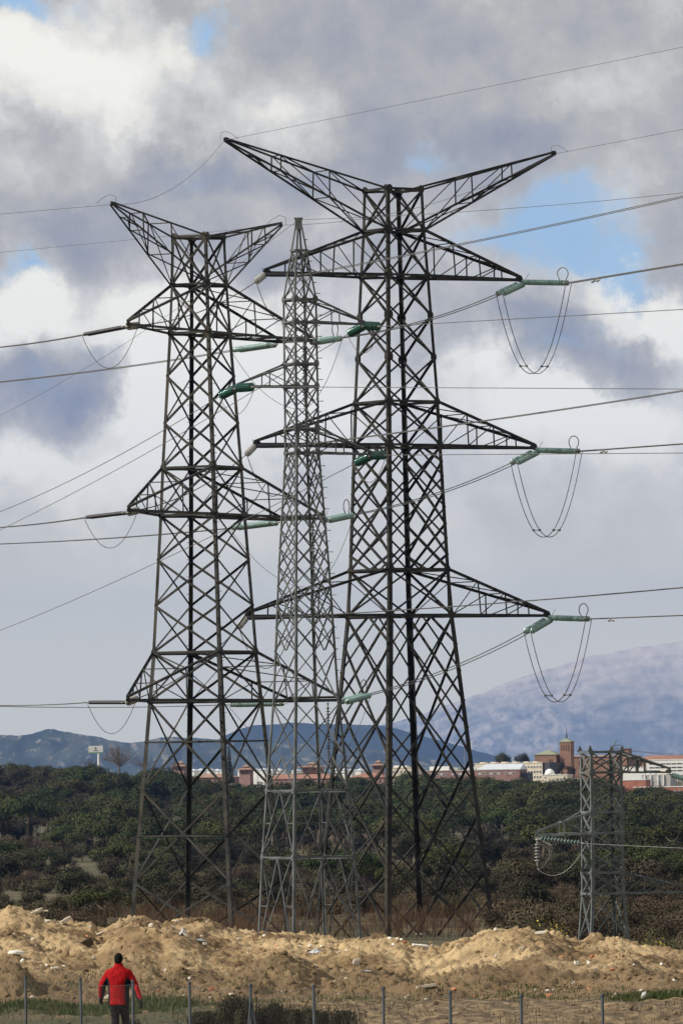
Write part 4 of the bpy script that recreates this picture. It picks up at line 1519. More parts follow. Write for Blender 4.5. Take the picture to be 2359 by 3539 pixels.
def leaf_cloud(lobes, n, size, rng, flat=0.0, up=.25):
    """Leaf-sized faces spread through the volume of several lobes."""
    pts, nrm = [], []
    vol = np.array([l[3] * l[4] * l[5] for l in lobes]) ** .75
    cnt = rng.multinomial(n, vol / vol.sum())
    V, Fc = [], []
    for (cx, cy, cz, rx, ry, rz), c in zip(lobes, cnt):
        d = rng.normal(size=(c, 3))
        d /= np.linalg.norm(d, axis=1)[:, None]
        rad = rng.uniform(.45, 1.0, c) ** .5
        rad *= 1 + .18 * rng.normal(size=c)
        p = d * rad[:, None] * np.array([rx, ry, rz]) + np.array([cx, cy, cz])
        nn = d + rng.normal(size=(c, 3)) * .26 + np.array([0, 0, up])
        pts.append(p)
        nrm.append(nn / np.linalg.norm(nn, axis=1)[:, None])
    p, nn = np.concatenate(pts), np.concatenate(nrm)
    m = len(p)
    t = np.cross(nn, rng.normal(size=(m, 3)))
    t /= np.linalg.norm(t, axis=1)[:, None]
    bt = np.cross(nn, t)
    s = size * rng.uniform(.55, 1.25, m)[:, None]
    q = np.stack([p - t * s * .5, p + bt * s * .42 + nn * s * .12, p + t * s * .5, p - bt * s * .42 + nn * s * .12], 1).reshape(-1, 3)
    return q


def quads_mesh(name, q, mat):
    n = len(q) // 4
    me = bpy.data.meshes.new(name)
    me.vertices.add(len(q))
    me.vertices.foreach_set('co', q.astype(np.float32).ravel())
    me.loops.add(n * 4)
    me.loops.foreach_set('vertex_index', np.arange(n * 4, dtype=np.int32))
    me.polygons.add(n)
    me.polygons.foreach_set('loop_start', np.arange(0, n * 4, 4, dtype=np.int32))
    me.materials.append(mat)
    me.update(calc_edges=True)
    return me


def trunk_mesh(h, r, limbs, rng, mat, lean=.1, spread=1.2, top=1.0):
    m = MB()
    lx, ly = rng.normal(size=2) * lean
    tp = [Vector((lx * t * t * h, ly * t * t * h, -.5 + (h + .5) * t)) for t in (0, .3, .65, 1)]
    m.tube(tp, [r * 1.25, r, r * .8, r * .6], 8)
    for i in range(limbs):
        a = i / limbs * 2 * math.pi + rng.uniform(-.4, .4)
        s0 = lerp(tp[2], tp[3], rng.uniform(0, 1))
        e = s0 + Vector((math.cos(a) * spread, math.sin(a) * spread, top * rng.uniform(.6, 1.2)))
        mid = lerp(s0, e, .5) + Vector((0, 0, -.12 * spread))
        m.tube([s0, mid, e], [r * .5, r * .36, r * .15], 6)
    return m.mesh('trunk', mat, True)


KINDS = {'oak': [], 'pine': [], 'shrub': []}
rng = np.random.default_rng(5)
for i in range(5):                                       # holm oaks, about 4.5 m
    lobes = [(0, 0, 2.6, 1.7, 1.7, 1.3)]
    for j in range(9):
        a = rng.uniform(0, 6.28)
        d = rng.uniform(.8, 1.9)
        lobes.append((math.cos(a) * d, math.sin(a) * d, rng.uniform(1.3, 3.6), rng.uniform(.7, 1.2), rng.uniform(.7, 1.2), rng.uniform(.5, .9)))
    KINDS['oak'].append((quads_mesh('crown', leaf_cloud(lobes, 2600, .25, rng), M['oak']), trunk_mesh(1.7, .20, 4, rng, M['bark'])))
for i in range(4):                                       # stone pines, umbrella crown
    lobes = []
    for j in range(13):
        a = rng.uniform(0, 6.28)
        d = 3.1 * math.sqrt(rng.uniform(0, 1))
        lobes.append((math.cos(a) * d, math.sin(a) * d, 4.9 - d * d * .10 + rng.uniform(-.3, .4), rng.uniform(.9, 1.5), rng.uniform(.9, 1.5), rng.uniform(.5, .9)))
    KINDS['pine'].append((quads_mesh('crown', leaf_cloud(lobes, 3200, .25, rng, up=.5), M['pine']), trunk_mesh(3.9, .22, 6, rng, M['bark'], .06, 1.7, 1.0)))
for i in range(4):                                       # low scrub
    lobes = []
    for j in range(7):
        a = rng.uniform(0, 6.28)
        d = rng.uniform(0, 1.3)
        lobes.append((math.cos(a) * d, math.sin(a) * d, rng.uniform(.4, 1.1), rng.uniform(.5, .95), rng.uniform(.5, .95), rng.uniform(.35, .7)))
    KINDS['shrub'].append((quads_mesh('foliage', leaf_cloud(lobes, 2800, .115, rng), M['scrub']), trunk_mesh(.5, .10, 5, rng, M['bark'], .1, .8, .6)))


def plant(kind, i, x, y, s, label, cat, group, rz=None, sz=None, z=None):
    crown, trunk = KINDS[kind][i % len(KINDS[kind])]
    t = thing({'oak': 'holm_oak', 'pine': 'stone_pine', 'shrub': 'shrub'}[kind], label, cat, (x, y, gz(x, y) - .05 if z is None else z), group)
    t.rotation_euler = (0, 0, RND.uniform(0, 6.28) if rz is None else rz)
    sz = s * RND.uniform(.88, 1.12) if sz is None else sz
    t.scale = (s, s, sz)
    o = link(crown.name.split('.')[0], crown, t)
    o2 = link('trunk' if kind != 'shrub' else 'stem', trunk, t)
    return t


# open clearings of bare sandy soil: (px, py of the ground) -> keep plants off
def gpoint(px, py):
    lo_, hi_ = 240.0, 2800.0
    ys = np.linspace(lo_, hi_, 1500)
    w = np.array([W(px, py, y) for y in ys])
    dz = w[:, 2] - ground_z(w[:, 0], w[:, 1])
    k_ = np.where(dz < 0)[0]
    return w[k_[0]] if len(k_) else w[-1]


CLEAR = []
for px, py, r in ((75, 1990, 9), (185, 2040, 6), (1285, 2115, 7), (1230, 2090, 5), (1240, 2040, 5), (1195, 2010, 5), (40, 2075, 5), (1095, 2120, 5), (520, 1960, 8), (1560, 2060, 8), (1115, 1935, 8), (690, 1985, 6), (1300, 2125, 5), (140, 2060, 5), (980, 2040, 4), (1500, 2000, 6), (640, 1925, 6), (400, 1930, 5), (870, 1900, 6)):
    p = gpoint(px, py)
    CLEAR.append((p[0], p[1], r * .95 * p[1] / 700))
cand = []
gr = np.random.default_rng(77)
y = 300.0
while y < 2820:
    half = .0475 * y * 1.22 + 6
    step = 3.4 if y < 480 else (4.4 if y < 700 else (5.6 if y < 1100 else 8.2))
    x = -half
    while x < half:
        xx, yy = x + gr.uniform(-.48, .48) * step, y + gr.uniform(-.5, .5) * step * 1.7
        x += step
        px = 784 + xx * F / yy
        if yy < 480 and 200 < px < 1165:
            continue
        if yy < 360 and 1290 < px < 1480:
            continue
        dens = vnoise(xx / 26, yy / 75, 91) * .6 + vnoise(xx / 9, yy / 22, 92) * .4
        if any(((xx - a) / r) ** 2 + ((yy - b_) / (r * 3.2)) ** 2 < 1 for a, b_, r in CLEAR):
            continue
        lim = .42 if yy < 640 else .54 if yy < 900 else (.56 if yy < 1500 else .48)
        if yy > 2450 and px > 410 and gr.uniform() < .8:
            continue
        if dens < lim and gr.uniform() < .88:
            continue
        n = vnoise(xx / 34, yy / 110, 95) * .65 + vnoise(xx / 11, yy / 36, 97) * .35     # stands of pine, oak and open scrub
        u_ = gr.uniform()
        if n > .56:
            kind = 'pine' if u_ < .72 else ('oak' if u_ < .92 else 'shrub')
        elif n > .45:
            kind = 'oak' if u_ < .66 else ('pine' if u_ < .76 else 'shrub')
        else:
            kind = 'shrub' if u_ < .72 else 'oak'
            if 640 < yy < 1900 and gr.uniform() < .22:
                continue
        if yy < 480 or (yy < 640 and (kind == 'pine' or u_ < .5)):
            kind = 'shrub'
        cand.append((float(yy), float(xx), kind))
    y += step * 1.7
cand.sort()
LABEL = {'oak': ('round dark grey-green holm oak among the nearer scrub behind the pylons', 'tree', 'nearer holm oaks in the valley'),
         'pine': ('umbrella-shaped bright green stone pine among the nearer scrub behind the pylons', 'tree', 'nearer stone pines in the valley'),
         'shrub': ('low brownish-olive shrub on the nearer slope behind the pylons', 'shrub', 'nearer low shrubs in the valley')}
near_n = 0
far_pts = []
for i, (yy, xx, kind) in enumerate(cand):
    px = 784 + xx * F / yy
    inframe = -60 < px < 1630
    if inframe and near_n < 330 and yy < 900:
        s = {'oak': gr.uniform(.36, .74), 'pine': gr.uniform(.34, .60), 'shrub': gr.uniform(.65, 1.25)}[kind]
        plant(kind, i, xx, yy, s, *LABEL[kind])
        near_n += 1
    else:
        s = {'oak': gr.uniform(.65, 1.35), 'pine': gr.uniform(.7, 1.2), 'shrub': gr.uniform(.9, 1.8)}[kind] * min(1.5, .45 + yy / 1900)
        if kind == 'pine' and 1000 < yy < 2300:
            s *= 1.25
        if yy > 2450:
            s *= .80 if px < 410 else .6
        far_pts.append((xx, yy, s, {'oak': 0, 'pine': 5, 'shrub': 9}[kind] + int(gr.integers(0, {'oak': 5, 'pine': 4, 'shrub': 4}[kind]))))
# the far wood reads as one mass: one object scattering the same plants
fp = np.array(far_pts)
me = bpy.data.meshes.new('woodland')
me.vertices.add(len(fp))
co_ = np.stack([fp[:, 0], fp[:, 1], ground_z(fp[:, 0], fp[:, 1]) - .1], 1)
me.vertices.foreach_set('co', co_.astype(np.float32).ravel())
at = me.attributes.new('size', 'FLOAT', 'POINT')
at.data.foreach_set('value', fp[:, 2].astype(np.float32))
at = me.attributes.new('which', 'INT', 'POINT')
at.data.foreach_set('value', fp[:, 3].astype(np.int32))
at = me.attributes.new('turn', 'FLOAT', 'POINT')
at.data.foreach_set('value', gr.uniform(0, 6.28, len(fp)).astype(np.float32))
wl = link('woodland', me)
struct(wl, 'stuff', 'far evergreen wood of oaks, pines and scrub covering the valley')
kit = bpy.data.collections.new('woodland_plants')
idx = 0
for kind in ('oak', 'pine', 'shrub'):
    for cm, tm in KINDS[kind]:
        cmj = bpy.data.objects.new(f'plant_{idx:02d}', cm.copy())
        # crown and trunk in one mesh for the scattered copy
        bm_ = __import__('bmesh').new()
        bm_.from_mesh(cm)
        nfc = len(bm_.faces)
        bm_.from_mesh(tm)
        bm_.faces.ensure_lookup_table()
        for fi in range(nfc, len(bm_.faces)):
            bm_.faces[fi].material_index = 1
        bm_.to_mesh(cmj.data)
        bm_.free()
        cmj.data.materials.append(M['bark'])
        kit.objects.link(cmj)
        idx += 1
ng = bpy.data.node_groups.new('scatter_wood', 'GeometryNodeTree')
ng.interface.new_socket('Geometry', in_out='INPUT', socket_type='NodeSocketGeometry')
ng.interface.new_socket('Geometry', in_out='OUTPUT', socket_type='NodeSocketGeometry')
gi, go = ng.nodes.new('NodeGroupInput'), ng.nodes.new('NodeGroupOutput')
iop = ng.nodes.new('GeometryNodeInstanceOnPoints')
ci = ng.nodes.new('GeometryNodeCollectionInfo')
ci.inputs['Collection'].default_value = kit
ci.inputs['Separate Children'].default_value = True
ci.inputs['Reset Children'].default_value = True


def attr(nm, ty):
    n = ng.nodes.new('GeometryNodeInputNamedAttribute')
    n.data_type = ty
    n.inputs['Name'].default_value = nm
    return n.outputs['Attribute']


cx_ = ng.nodes.new('ShaderNodeCombineXYZ')
ng.links.new(attr('turn', 'FLOAT'), cx_.inputs[2])
ng.links.new(gi.outputs[0], iop.inputs['Points'])
ng.links.new(ci.outputs[0], iop.inputs['Instance'])
iop.inputs['Pick Instance'].default_value = True
ng.links.new(attr('which', 'INT'), iop.inputs['Instance Index'])
ng.links.new(cx_.outputs[0], iop.inputs['Rotation'])
ng.links.new(attr('size', 'FLOAT'), iop.inputs['Scale'])
ng.links.new(iop.outputs[0], go.inputs[0])
md = wl.modifiers.new('scatter', 'NODES')
md.node_group = ng

# single trees that stand out
p = gpoint(238, 2120)
t = plant('pine', 1, W(240, 2110, 470).x, 470, .62, 'small umbrella pine with a dark forked trunk just behind the left heaps', 'tree', None, .5, .52)
for px, pb, Y, s, lab in ((1150, 1772, 3080, 1.55, 'left of the two rounded pines on the skyline left of the church'), (1197, 1772, 3090, 1.5, 'right of the two rounded pines on the skyline left of the church'),
                          (1105, 1775, 3080, .9, 'small rounded pine on the skyline above the metal roof')):
    w = W(px, pb, Y)
    plant('oak', 2 + int(s * 10) % 3, w.x, w.y, s, lab, 'tree', None, None, s * 1.25, w.z)
for px, pb, Y, s, lab in ((1288, 1778, 3100, 1.2, 'dark tree against the brick wall under the bell tower'), (1310, 1785, 3060, 1.0, 'round dark tree in front of the brick range right of the bell tower'),
                          (1505, 1850, 2790, 1.35, 'broad dark tree in front of the red brick terrace'), (1461, 1846, 2800, .95, 'smaller dark tree left in front of the red brick terrace'),
                          (1560, 1850, 2785, 1.2, 'dark tree at the right edge in front of the brick terrace'), (1420, 1835, 2820, 1.1, 'dark tree behind the top of the short pylon'),
                          (770, 1815, 2780, 1.2, 'dark tree left of the right terracotta house'), (945, 1820, 2780, 1.3, 'dark tree left of the mauve block'), (1168, 1830, 2790, 1.05, 'dark tree before the right end of the mauve block'),
                          (1232, 1828, 2790, 1.25, 'dark tree below the white dome')):
    w = W(px, pb, Y)
    plant('oak', int(px) % 5, w.x, w.y, s, lab, 'tree', None, None, s * 1.15, w.z)


def bare_tree(px, pb, pt, Y, spread, label, twig='twig', seed=1, trunk='bark', dens=1.0, up=.8):
    k = F / Y
    h = (pb - pt) / k
    r = np.random.default_rng(seed)
    t = thing('bare_tree', label, 'tree', W(px, pb, Y), 'leafless trees on the skyline')
    m = MB()
    m.tube([(0, 0, -1), (0, 0, h * .3)], [.028 * h, .018 * h], 8)
    tw = MB()
    sp = spread / k / 2
    for i in range(int(26 * dens)):
        a = r.uniform(0, 6.28)
        rr = sp * math.sqrt(r.uniform(.05, 1))
        e = Vector((math.cos(a) * rr, math.sin(a) * rr, h * (1 - .45 * (rr / sp) ** 2) * r.uniform(.75, 1.0)))
        s0 = Vector((0, 0, h * r.uniform(.12, .34)))
        md_ = lerp(s0, e, .5) + Vector((math.cos(a), math.sin(a), -.3)) * sp * .12
        m.tube([s0, md_, e], [.010 * h, .006 * h, .002 * h], 5, cap=False)
        for j in range(int(22 * dens)):
            tt = r.uniform(.3, 1)
            b0_ = lerp(md_, e, (tt - .5) * 2) if tt > .5 else lerp(s0, md_, tt * 2)
            d = (e - s0).normalized() * up + Vector(r.normal(size=3)) * .55
            e2_ = b0_ + d.normalized() * h * r.uniform(.07, .17)
            w_ = .0042 * h
            sx = Vector(r.normal(size=3)).normalized() * w_
            tw.add([b0_ - sx, b0_ + sx, e2_ + sx * .3, e2_ - sx * .3], [(0, 1, 2, 3)])
    m.build('trunk', M[trunk], t)
    tw.build('crown', M[twig], t)
    return t


bare_tree(275, 1772, 1704, 2560, 86, 'large bare brownish tree spreading right of the billboard mast', seed=1, dens=1.5)
bare_tree(205, 1768, 1738, 2560, 40, 'small russet bare tree left of the billboard mast', 'twig_red', 2)
bare_tree(330, 1772, 1732, 2570, 60, 'bare tree between the large bare tree and the left pylon', seed=3)
bare_tree(396, 1778, 1738, 2580, 44, 'bare brown tree behind the left pylon', seed=4)
for i, x in enumerate((990, 1008, 1030, 1046, 1060, 1122, 1136, 1150)):
    bare_tree(x, 1818, 1771 + (i * 5) % 9, 2840, 16, 'slender bare poplar before the mauve block', 'bark_pale', 20 + i, 'bark_pale', .55, 1.6)
# conical dark tree
t = thing('cypress', 'dark narrow conical tree behind the left pylon', 'tree', W(527, 1800, 2760))
k = F / 2760
lob = [(0, 0, z_, (1 - z_ / 15) * 1.9 + .1, (1 - z_ / 15) * 1.9 + .1, .9) for z_ in np.linspace(1, 13.5, 12)]
link('crown', quads_mesh('crown', leaf_cloud(lob, 2200, .5, rng), M['cypress']), t)
link('trunk', trunk_mesh(3, .25, 0, rng, M['bark']), t)
# dead pale tree and pale snags in the wood
for px, pb, pt, lab in ((88, 1955, 1880, 'pale dead forked tree in the wood at the left'), (1425, 1990, 1935, 'pale bare trunk in the wood right of the short pylon')):
    g_ = gpoint(px, pb)
    k = F / g_[1]
    bare_tree(px, pb, pt, g_[1], 30, lab, 'bark_pale', 50 + px, 'bark_pale', .22, 1.2)['group'] = 'pale dead trees in the wood'


# ------------------------------------------------------------------ reddish brush, weeds and grass
def blades(n, pos, h, w, rng, lean=.35, seg=2):
    """Upright stems: thin tapering faces at the given points."""
    q = []
    for i in range(n):
        x, y, z = pos[i]
        hh = h[i]
        a = rng.uniform(0, 6.28)
        d = np.array([math.cos(a), math.sin(a), 0]) * hh * lean * rng.normal()
        s = rng.uniform(0, 6.28)
        sd = np.array([math.cos(s), math.sin(s), 0]) * w
        p0, p1 = np.array([x, y, z - .05]), np.array([x, y, z]) + d + np.array([0, 0, hh])
        pm = (p0 + p1) / 2 - d * .18
        q += [p0 - sd, p0 + sd, pm + sd * .7, pm - sd * .7, pm - sd * .7, pm + sd * .7, p1 + sd * .15, p1 - sd * .15]
    return np.array(q)


br = np.random.default_rng(9)


def thicket(name, zone, n, h0, h1, w, mat, label, twigs=3, lean=.3, kind='stuff', lab2=None, cover=None):
    P, H = [], []
    while len(P) < n:
        x, y = zone(br)
        d = vnoise(x / 1.6, y / 3.0, 61)
        if cover and d < cover * br.uniform(.6, 1.2):
            continue
        hh = br.uniform(h0, h1) * (.55 + .75 * float(d))
        z = surf(x, y)
        P.append((x, y, z))
        H.append(hh)
        for _ in range(twigs):
            t = br.uniform(.2, .8)
            P.append((x + br.normal() * .12, y + br.normal() * .12, z + hh * t))
            H.append(hh * br.uniform(.25, .55))
    P, H = np.array(P), np.array(H)
    o = link(name, quads_mesh(name, blades(len(P), P, H, w, br, lean), M[mat]))
    return struct(o, kind, label)


def zone_brush(r):
    u_ = r.uniform()
    if u_ < .62:
        y = r.uniform(350, 470)
        px = r.uniform(285, 600)
    elif u_ < .80:
        y = r.uniform(360, 470)
        px = r.uniform(600, 920)
    else:
        y = r.uniform(380, 460)
        px = r.uniform(900, 1130) if r.uniform() < .75 else r.uniform(150, 320)
    return (px - 784) * y / F, y


thicket('dry_brush', zone_brush, 15000, .8, 2.1, .009, 'twig_red', 'thicket of dry reddish-brown brush round the pylon feet', 4, .5)
M['grass'] = material('green_grass', (.034, .052, .011), .9, (.062, .082, .022), 2.0, coords='World')
M['grass_dry'] = material('dry_grass', (.115, .095, .05), .9, (.17, .14, .075), 2.0, coords='World')
M['broom'] = material('dark_broom', (.016, .017, .008), .95, (.040, .037, .019), 2.0, spec=.1)


def zone_grass(r):
    u_ = r.uniform()
    if u_ < .74:
        y = r.uniform(176, 187.5)
        px = r.uniform(-60, 560)
    elif u_ < .95:
        y = r.uniform(182.5, 187)
        px = r.uniform(1370, 1640)
    else:
        y = r.uniform(183.5, 187.5)
        px = r.uniform(560, 1400)
    return (px - 784) * y / F, y


thicket('grass', zone_grass, 20000, .05, .17, .010, 'grass', 'strip of short green grass at the foot of the heaps', 1, .5, cover=.55)
thicket('dry_grass', lambda r: ((r.uniform(-80, 1650) - 784) * 168 / F, r.uniform(160, 187)), 1500, .06, .30, .012, 'grass_dry', 'sparse dry grass on the bare ground behind the fence', 1, .6, cover=.5)
tz = [(70, 2275), (160, 2262), (395, 2262), (410, 2280), (385, 2245), (1190, 2270), (1200, 2282), (1240, 2284), (1325, 2278), (1110, 2260), (815, 2255), (640, 2228), (30, 2265), (220, 2250), (1425, 2285), (985, 2278), (555, 2258)]


def mpoint(px, py, y0=150.0, y1=206.0):
    ys = np.linspace(y0, y1, 900)
    w = np.array([W(px, py, y) for y in ys])
    g = ground_z(w[:, 0], w[:, 1])
    hh = np.where(w[:, 1] > 184, heap_z(w[:, 0], w[:, 1]), -99)
    k_ = np.where(w[:, 2] < np.maximum(g, hh))[0]
    return Vector(w[k_[0]]) if len(k_) else Vector(w[-1])


TZ = [mpoint(*q) for q in tz]


def zone_weed(r):
    c_ = TZ[int(r.integers(0, len(TZ)))]
    return c_.x + r.normal() * .32, c_.y + r.normal() * .45


thicket('weeds', zone_weed, 1800, .04, .14, .012, 'grass', 'tufts of low green weeds growing on the heaps', 2, .7)

# dark broom bushes by the fence
for i, (px, Yb, wpx, hpy, lab) in enumerate(((465, 164, 56, 2322, 'low dark bush at the fence, leftmost of the dark clump'), (535, 160, 70, 2280, 'dark broom bush behind the braced fence post'),
                                        (620, 161, 74, 2298, 'broad dark broom bush right of the braced fence post'), (700, 159, 60, 2308, 'dark spiky bush at the right end of the dark clump'), (775, 163, 70, 2310, 'thin spiky stems right of the dark clump'), (300, 158, 40, 2335, 'small dark weed clump at the fence below the walker'))):
    k = F / Yb
    x = (px - 784) / k
    z0 = gz(x, Yb)
    zt = W(px, hpy, Yb).z
    H = zt - z0
    n = 240 if px != 775 else 90
    if px == 300:
        n = 120
    r_ = np.random.default_rng(100 + i)
    P = np.stack([r_.normal(size=n) * wpx / k * .30, r_.normal(size=n) * .35, np.zeros(n)], 1)
    Hh = H * r_.uniform(.35, .95, n)
    q1 = blades(n, P, Hh, .010, r_, .30)
    t_ = r_.uniform(.3, .9, n * 3)
    ii = np.repeat(np.arange(n), 3)
    P2 = P[ii] + np.stack([r_.normal(size=n * 3) * .06, r_.normal(size=n * 3) * .06, Hh[ii] * t_], 1)
    r3 = np.random.default_rng(500 + i)
    lob = [(r3.normal() * wpx / k * .26, r3.normal() * .3, H * r3.uniform(.25, .62), wpx / k * .24, .36, H * .30) for _ in range(11)]
    q3 = leaf_cloud(lob, 6500 if n > 200 else 500, .060, r3)
    q2 = blades(n * 3, P2, Hh[ii] * r_.uniform(.1, .3, n * 3), .014, r_, .5)
    t = thing('broom_bush', lab, 'bush', (x, Yb, z0), 'dark bushes along the fence')
    link('foliage', quads_mesh('foliage', np.concatenate([q2, q3]), M['broom']), t)
    link('stem', quads_mesh('stem', q1, M['broom']), t)

M['yellow'] = material('yellow_flower', (.42, .34, .03), .8)
for i, (px, py, Y, lab) in enumerate(((1250, 2138, 212, 'small yellow-flowered weed left of the short pylon foot'), (1282, 2136, 214, 'small yellow-flowered weed at the short pylon foot'),
                                      (1505, 2166, 214, 'yellow-flowered bush behind the right end of the heaps'))):
    w = W(px, py, Y)
    zb = surf(w.x, w.y) if Y < 213 else gz(w.x, w.y)
    H = w.z - zb + .25
    r_ = np.random.default_rng(200 + i)
    n = 60
    P = np.stack([r_.normal(size=n) * .22, r_.normal(size=n) * .2, np.zeros(n)], 1)
    Hh = H * r_.uniform(.6, 1.0, n)
    t = thing('flowering_weed', lab, 'weed', (w.x, w.y, zb))
    link('stem', quads_mesh('stem', blades(n, P, Hh, .012, r_, .15), M['grass']), t)
    fl = leaf_cloud([(0, 0, H * .85, .45, .35, H * .18)], 60, .06, r_)
    link('flowers', quads_mesh('flowers', fl, M['yellow']), t)

# ------------------------------------------------------------------ rubble on the heaps
import bmesh
M['stone_pale'] = material('pale_limestone', (.52, .46, .36), .9, (.64, .58, .47), 6, bump=.02)
M['stone_white'] = material('white_plaster', (.72, .68, .60), .9, (.78, .75, .68), 6)
M['wood_dark'] = material('wet_dark_wood', (.045, .032, .020), .9, (.075, .055, .035), 5)
M['wood_pale'] = material('weathered_board', (.48, .42, .32), .9, (.58, .52, .42), 5)
M['film'] = material('crumpled_plastic', (.48, .48, .48), .5, (.60, .60, .61), 6, trans=.1)
M['film_blue'] = material('blue_grey_plastic', (.26, .30, .38), .5)
M['brick_bit'] = material('broken_brick', (.46, .15, .07), .9, (.52, .22, .12), 8)


def rock_bm(seed, sub=2, rough=.28, flat=1.0, facets=5):
    r = np.random.default_rng(seed)
    b = bmesh.new()
    bmesh.ops.create_icosphere(b, subdivisions=sub, radius=1)
    planes = [(Vector(r.normal(size=3)).normalized(), r.uniform(.38, .80)) for _ in range(facets)]
    for v in b.verts:
        p = v.co.copy()
        for n_, d in planes:
            e = p.dot(n_) - d
            if e > 0:
                p -= n_ * e
        p *= 1 + rough * .3 * (float(vnoise(p.x * 2 + 5, p.y * 2 + p.z * 3, seed)) - .5)
        p.z *= flat
        v.co = p
    return b


def stone(px, py, wpx, hpx, mat, label, name='stone', cat='stone', seed=1, flat=1.0, sink=.35, turn=None, group=None, depth=1.0):
    p = mpoint(px, py)
    k = F / p.y
    b = rock_bm(seed, 3, .25, 1.0, 9)
    me = bpy.data.meshes.new(name)
    b.to_mesh(me)
    b.free()
    me.materials.append(M[mat])
    o = link(name, me)
    o.scale = (wpx / k / 2 * 1.15, wpx / k / 2 * depth, hpx / k / 2 * 1.25)
    o.location = p + Vector((0, 0, hpx / k / 2 * (1 - sink) * .7))
    o.rotation_euler = (RND.uniform(-.2, .2), RND.uniform(-.25, .25) if turn is None else turn, RND.uniform(-.4, .4))
    return tag(o, label, cat, group)


def crumple(px, py, wpx, hpx, mat, label, seed):
    p = mpoint(px, py)
    k = F / p.y
    r = np.random.default_rng(seed)
    n = 15
    u_, v_ = np.meshgrid(np.linspace(-1, 1, n), np.linspace(-1, 1, n))
    zz = np.clip(1 - np.sqrt(u_ ** 2 + v_ ** 2) / 1.25, 0, 1) * (.6 + 1.5 * vnoise(u_ * 2.6 + seed, v_ * 2.6, seed))
    X_ = u_ * (1 + .4 * (vnoise(u_ * 2, v_ * 2 + 9, seed + 1) - .5))
    Y_ = v_ * (1 + .5 * (vnoise(u_ * 2 + 4, v_ * 2, seed + 2) - .5))
    me = grid_mesh('plastic_sheet', X_ * wpx / k / 2, Y_ * wpx / k / 2 * .7, zz * hpx / k * .55 + .01, M[mat], False)
    o = link('plastic_sheet', me)
    o.modifiers.new('thickness', 'SOLIDIFY').thickness = .006
    o.location = p - Vector((0, 0, .02))
    return tag(o, label, 'plastic sheet', None)


def beam(px0, py0, px1, py1, th, mat, label, name, cat, lift=.05):
    p, q = mpoint(px0, py0), mpoint(px1, py1)
    Ym = (p.y + q.y) / 2
    p, q = W(px0, py0, Ym - .05), W(px1, py1, Ym + .05)
    c_ = (p + q) / 2
    c_.z = max(c_.z, surf(c_.x, c_.y) + lift)
    d = q - p
    m = MB()
    L_ = d.length
    m.box((0, 0, 0), (L_, th * 1.6, th))
    m.box((L_ * .18, 0, th * .5 + .006), (L_ * .5, th * 1.1, .012))
    o = m.build(name, M[mat])
    o.location = c_
    o.rotation_euler = (RND.uniform(-.2, .2), -math.asin(d.z / L_), math.atan2(d.y, d.x))
    bv = o.modifiers.new('edge', 'BEVEL')
    bv.width = th * .12
    return tag(o, label, cat)


stone(40, 2192, 38, 14, 'stone_white', 'broad flat white slab lying on the left heap', seed=3, depth=.7)
stone(110, 2120, 40, 13, 'stone_pale', 'long pale block on the crest of the left heap', seed=4, turn=.3)
stone(208, 2134, 11, 10, 'stone_pale', 'pale stone on the crest beside the small umbrella pine', seed=5)
stone(229, 2149, 24, 10, 'stone_pale', 'pale slanting slab below the small umbrella pine', seed=6, turn=-.45)
stone(107, 2222, 8, 8, 'stone_white', 'small white stone left of the walker, beside a larger pale stone', seed=7)
stone(130, 2230, 17, 11, 'stone_pale', 'pale stone left of the walker at shoulder height', seed=8)
stone(147, 2222, 9, 6, 'stone_white', 'small white flake between the pale stone and the walker', seed=9)
stone(214, 2204, 12, 8, 'stone_pale', 'flat pale stone just left of the head of the walker', seed=10)
stone(150, 2196, 24, 22, 'dirt', 'big earth clod on the left heap above the pale stones', seed=11, name='earth_clod', cat='clod')
stone(436, 2251, 9, 8, 'stone_white', 'small white stone above the fence post right of the walker', seed=12)
stone(408, 2119, 9, 9, 'stone_white', 'white stone on the crest above the crumpled white bag', seed=13)
crumple(420, 2148, 22, 19, 'film', 'crumpled white plastic bag on the heap right of the walker', 14)
crumple(452, 2160, 36, 6, 'film_blue', 'flattened blue-grey plastic beside the crumpled white bag', 15)
stone(470, 2172, 14, 11, 'stone_pale', 'grey-white stone below the blue-grey plastic', seed=16)
crumple(727, 2190, 38, 15, 'film', 'crumpled white plastic below the foot of the slim pylon', 17)
stone(797, 2186, 9, 7, 'stone_white', 'small white stone right of the crumpled plastic below the slim pylon', seed=18)
stone(778, 2190, 15, 7, 'stone_pale', 'low grey stone between the crumpled plastic and the small white stone', seed=19)
stone(820, 2218, 22, 20, 'stone_pale', 'rounded pale stone near the middle of the heaps', seed=20)
crumple(838, 2231, 28, 5, 'film', 'thin white sheet lying beside the rounded pale stone', 21)
stone(893, 2158, 14, 8, 'stone_white', 'white rubble lump on the crest below the tallest pylon, leftmost of its cluster', seed=22)
stone(911, 2160, 12, 7, 'stone_white', 'white rubble lump on the crest in the middle of its cluster', seed=23)
stone(929, 2166, 12, 11, 'brick_bit', 'orange brick lump on the crest beside the white pipe', 'brick_piece', 'brick', 24)
stone(922, 2162, 9, 7, 'stone_white', 'white rubble lump on the crest touching the orange brick', seed=25)
stone(903, 2173, 9, 7, 'stone_white', 'white stone just below the rubble on the crest', seed=26)
stone(1197, 2183, 20, 11, 'stone_pale', 'pale slab high on the right-hand heap', seed=27)
stone(1321, 2216, 15, 17, 'stone_white', 'angular white block below the short pylon, larger of a pair', seed=28)
stone(1351, 2215, 12, 12, 'stone_white', 'angular white block below the short pylon, smaller of a pair', seed=29)
stone(1367, 2229, 10, 7, 'stone_pale', 'flat pale stone just below the pair of white blocks', seed=30)
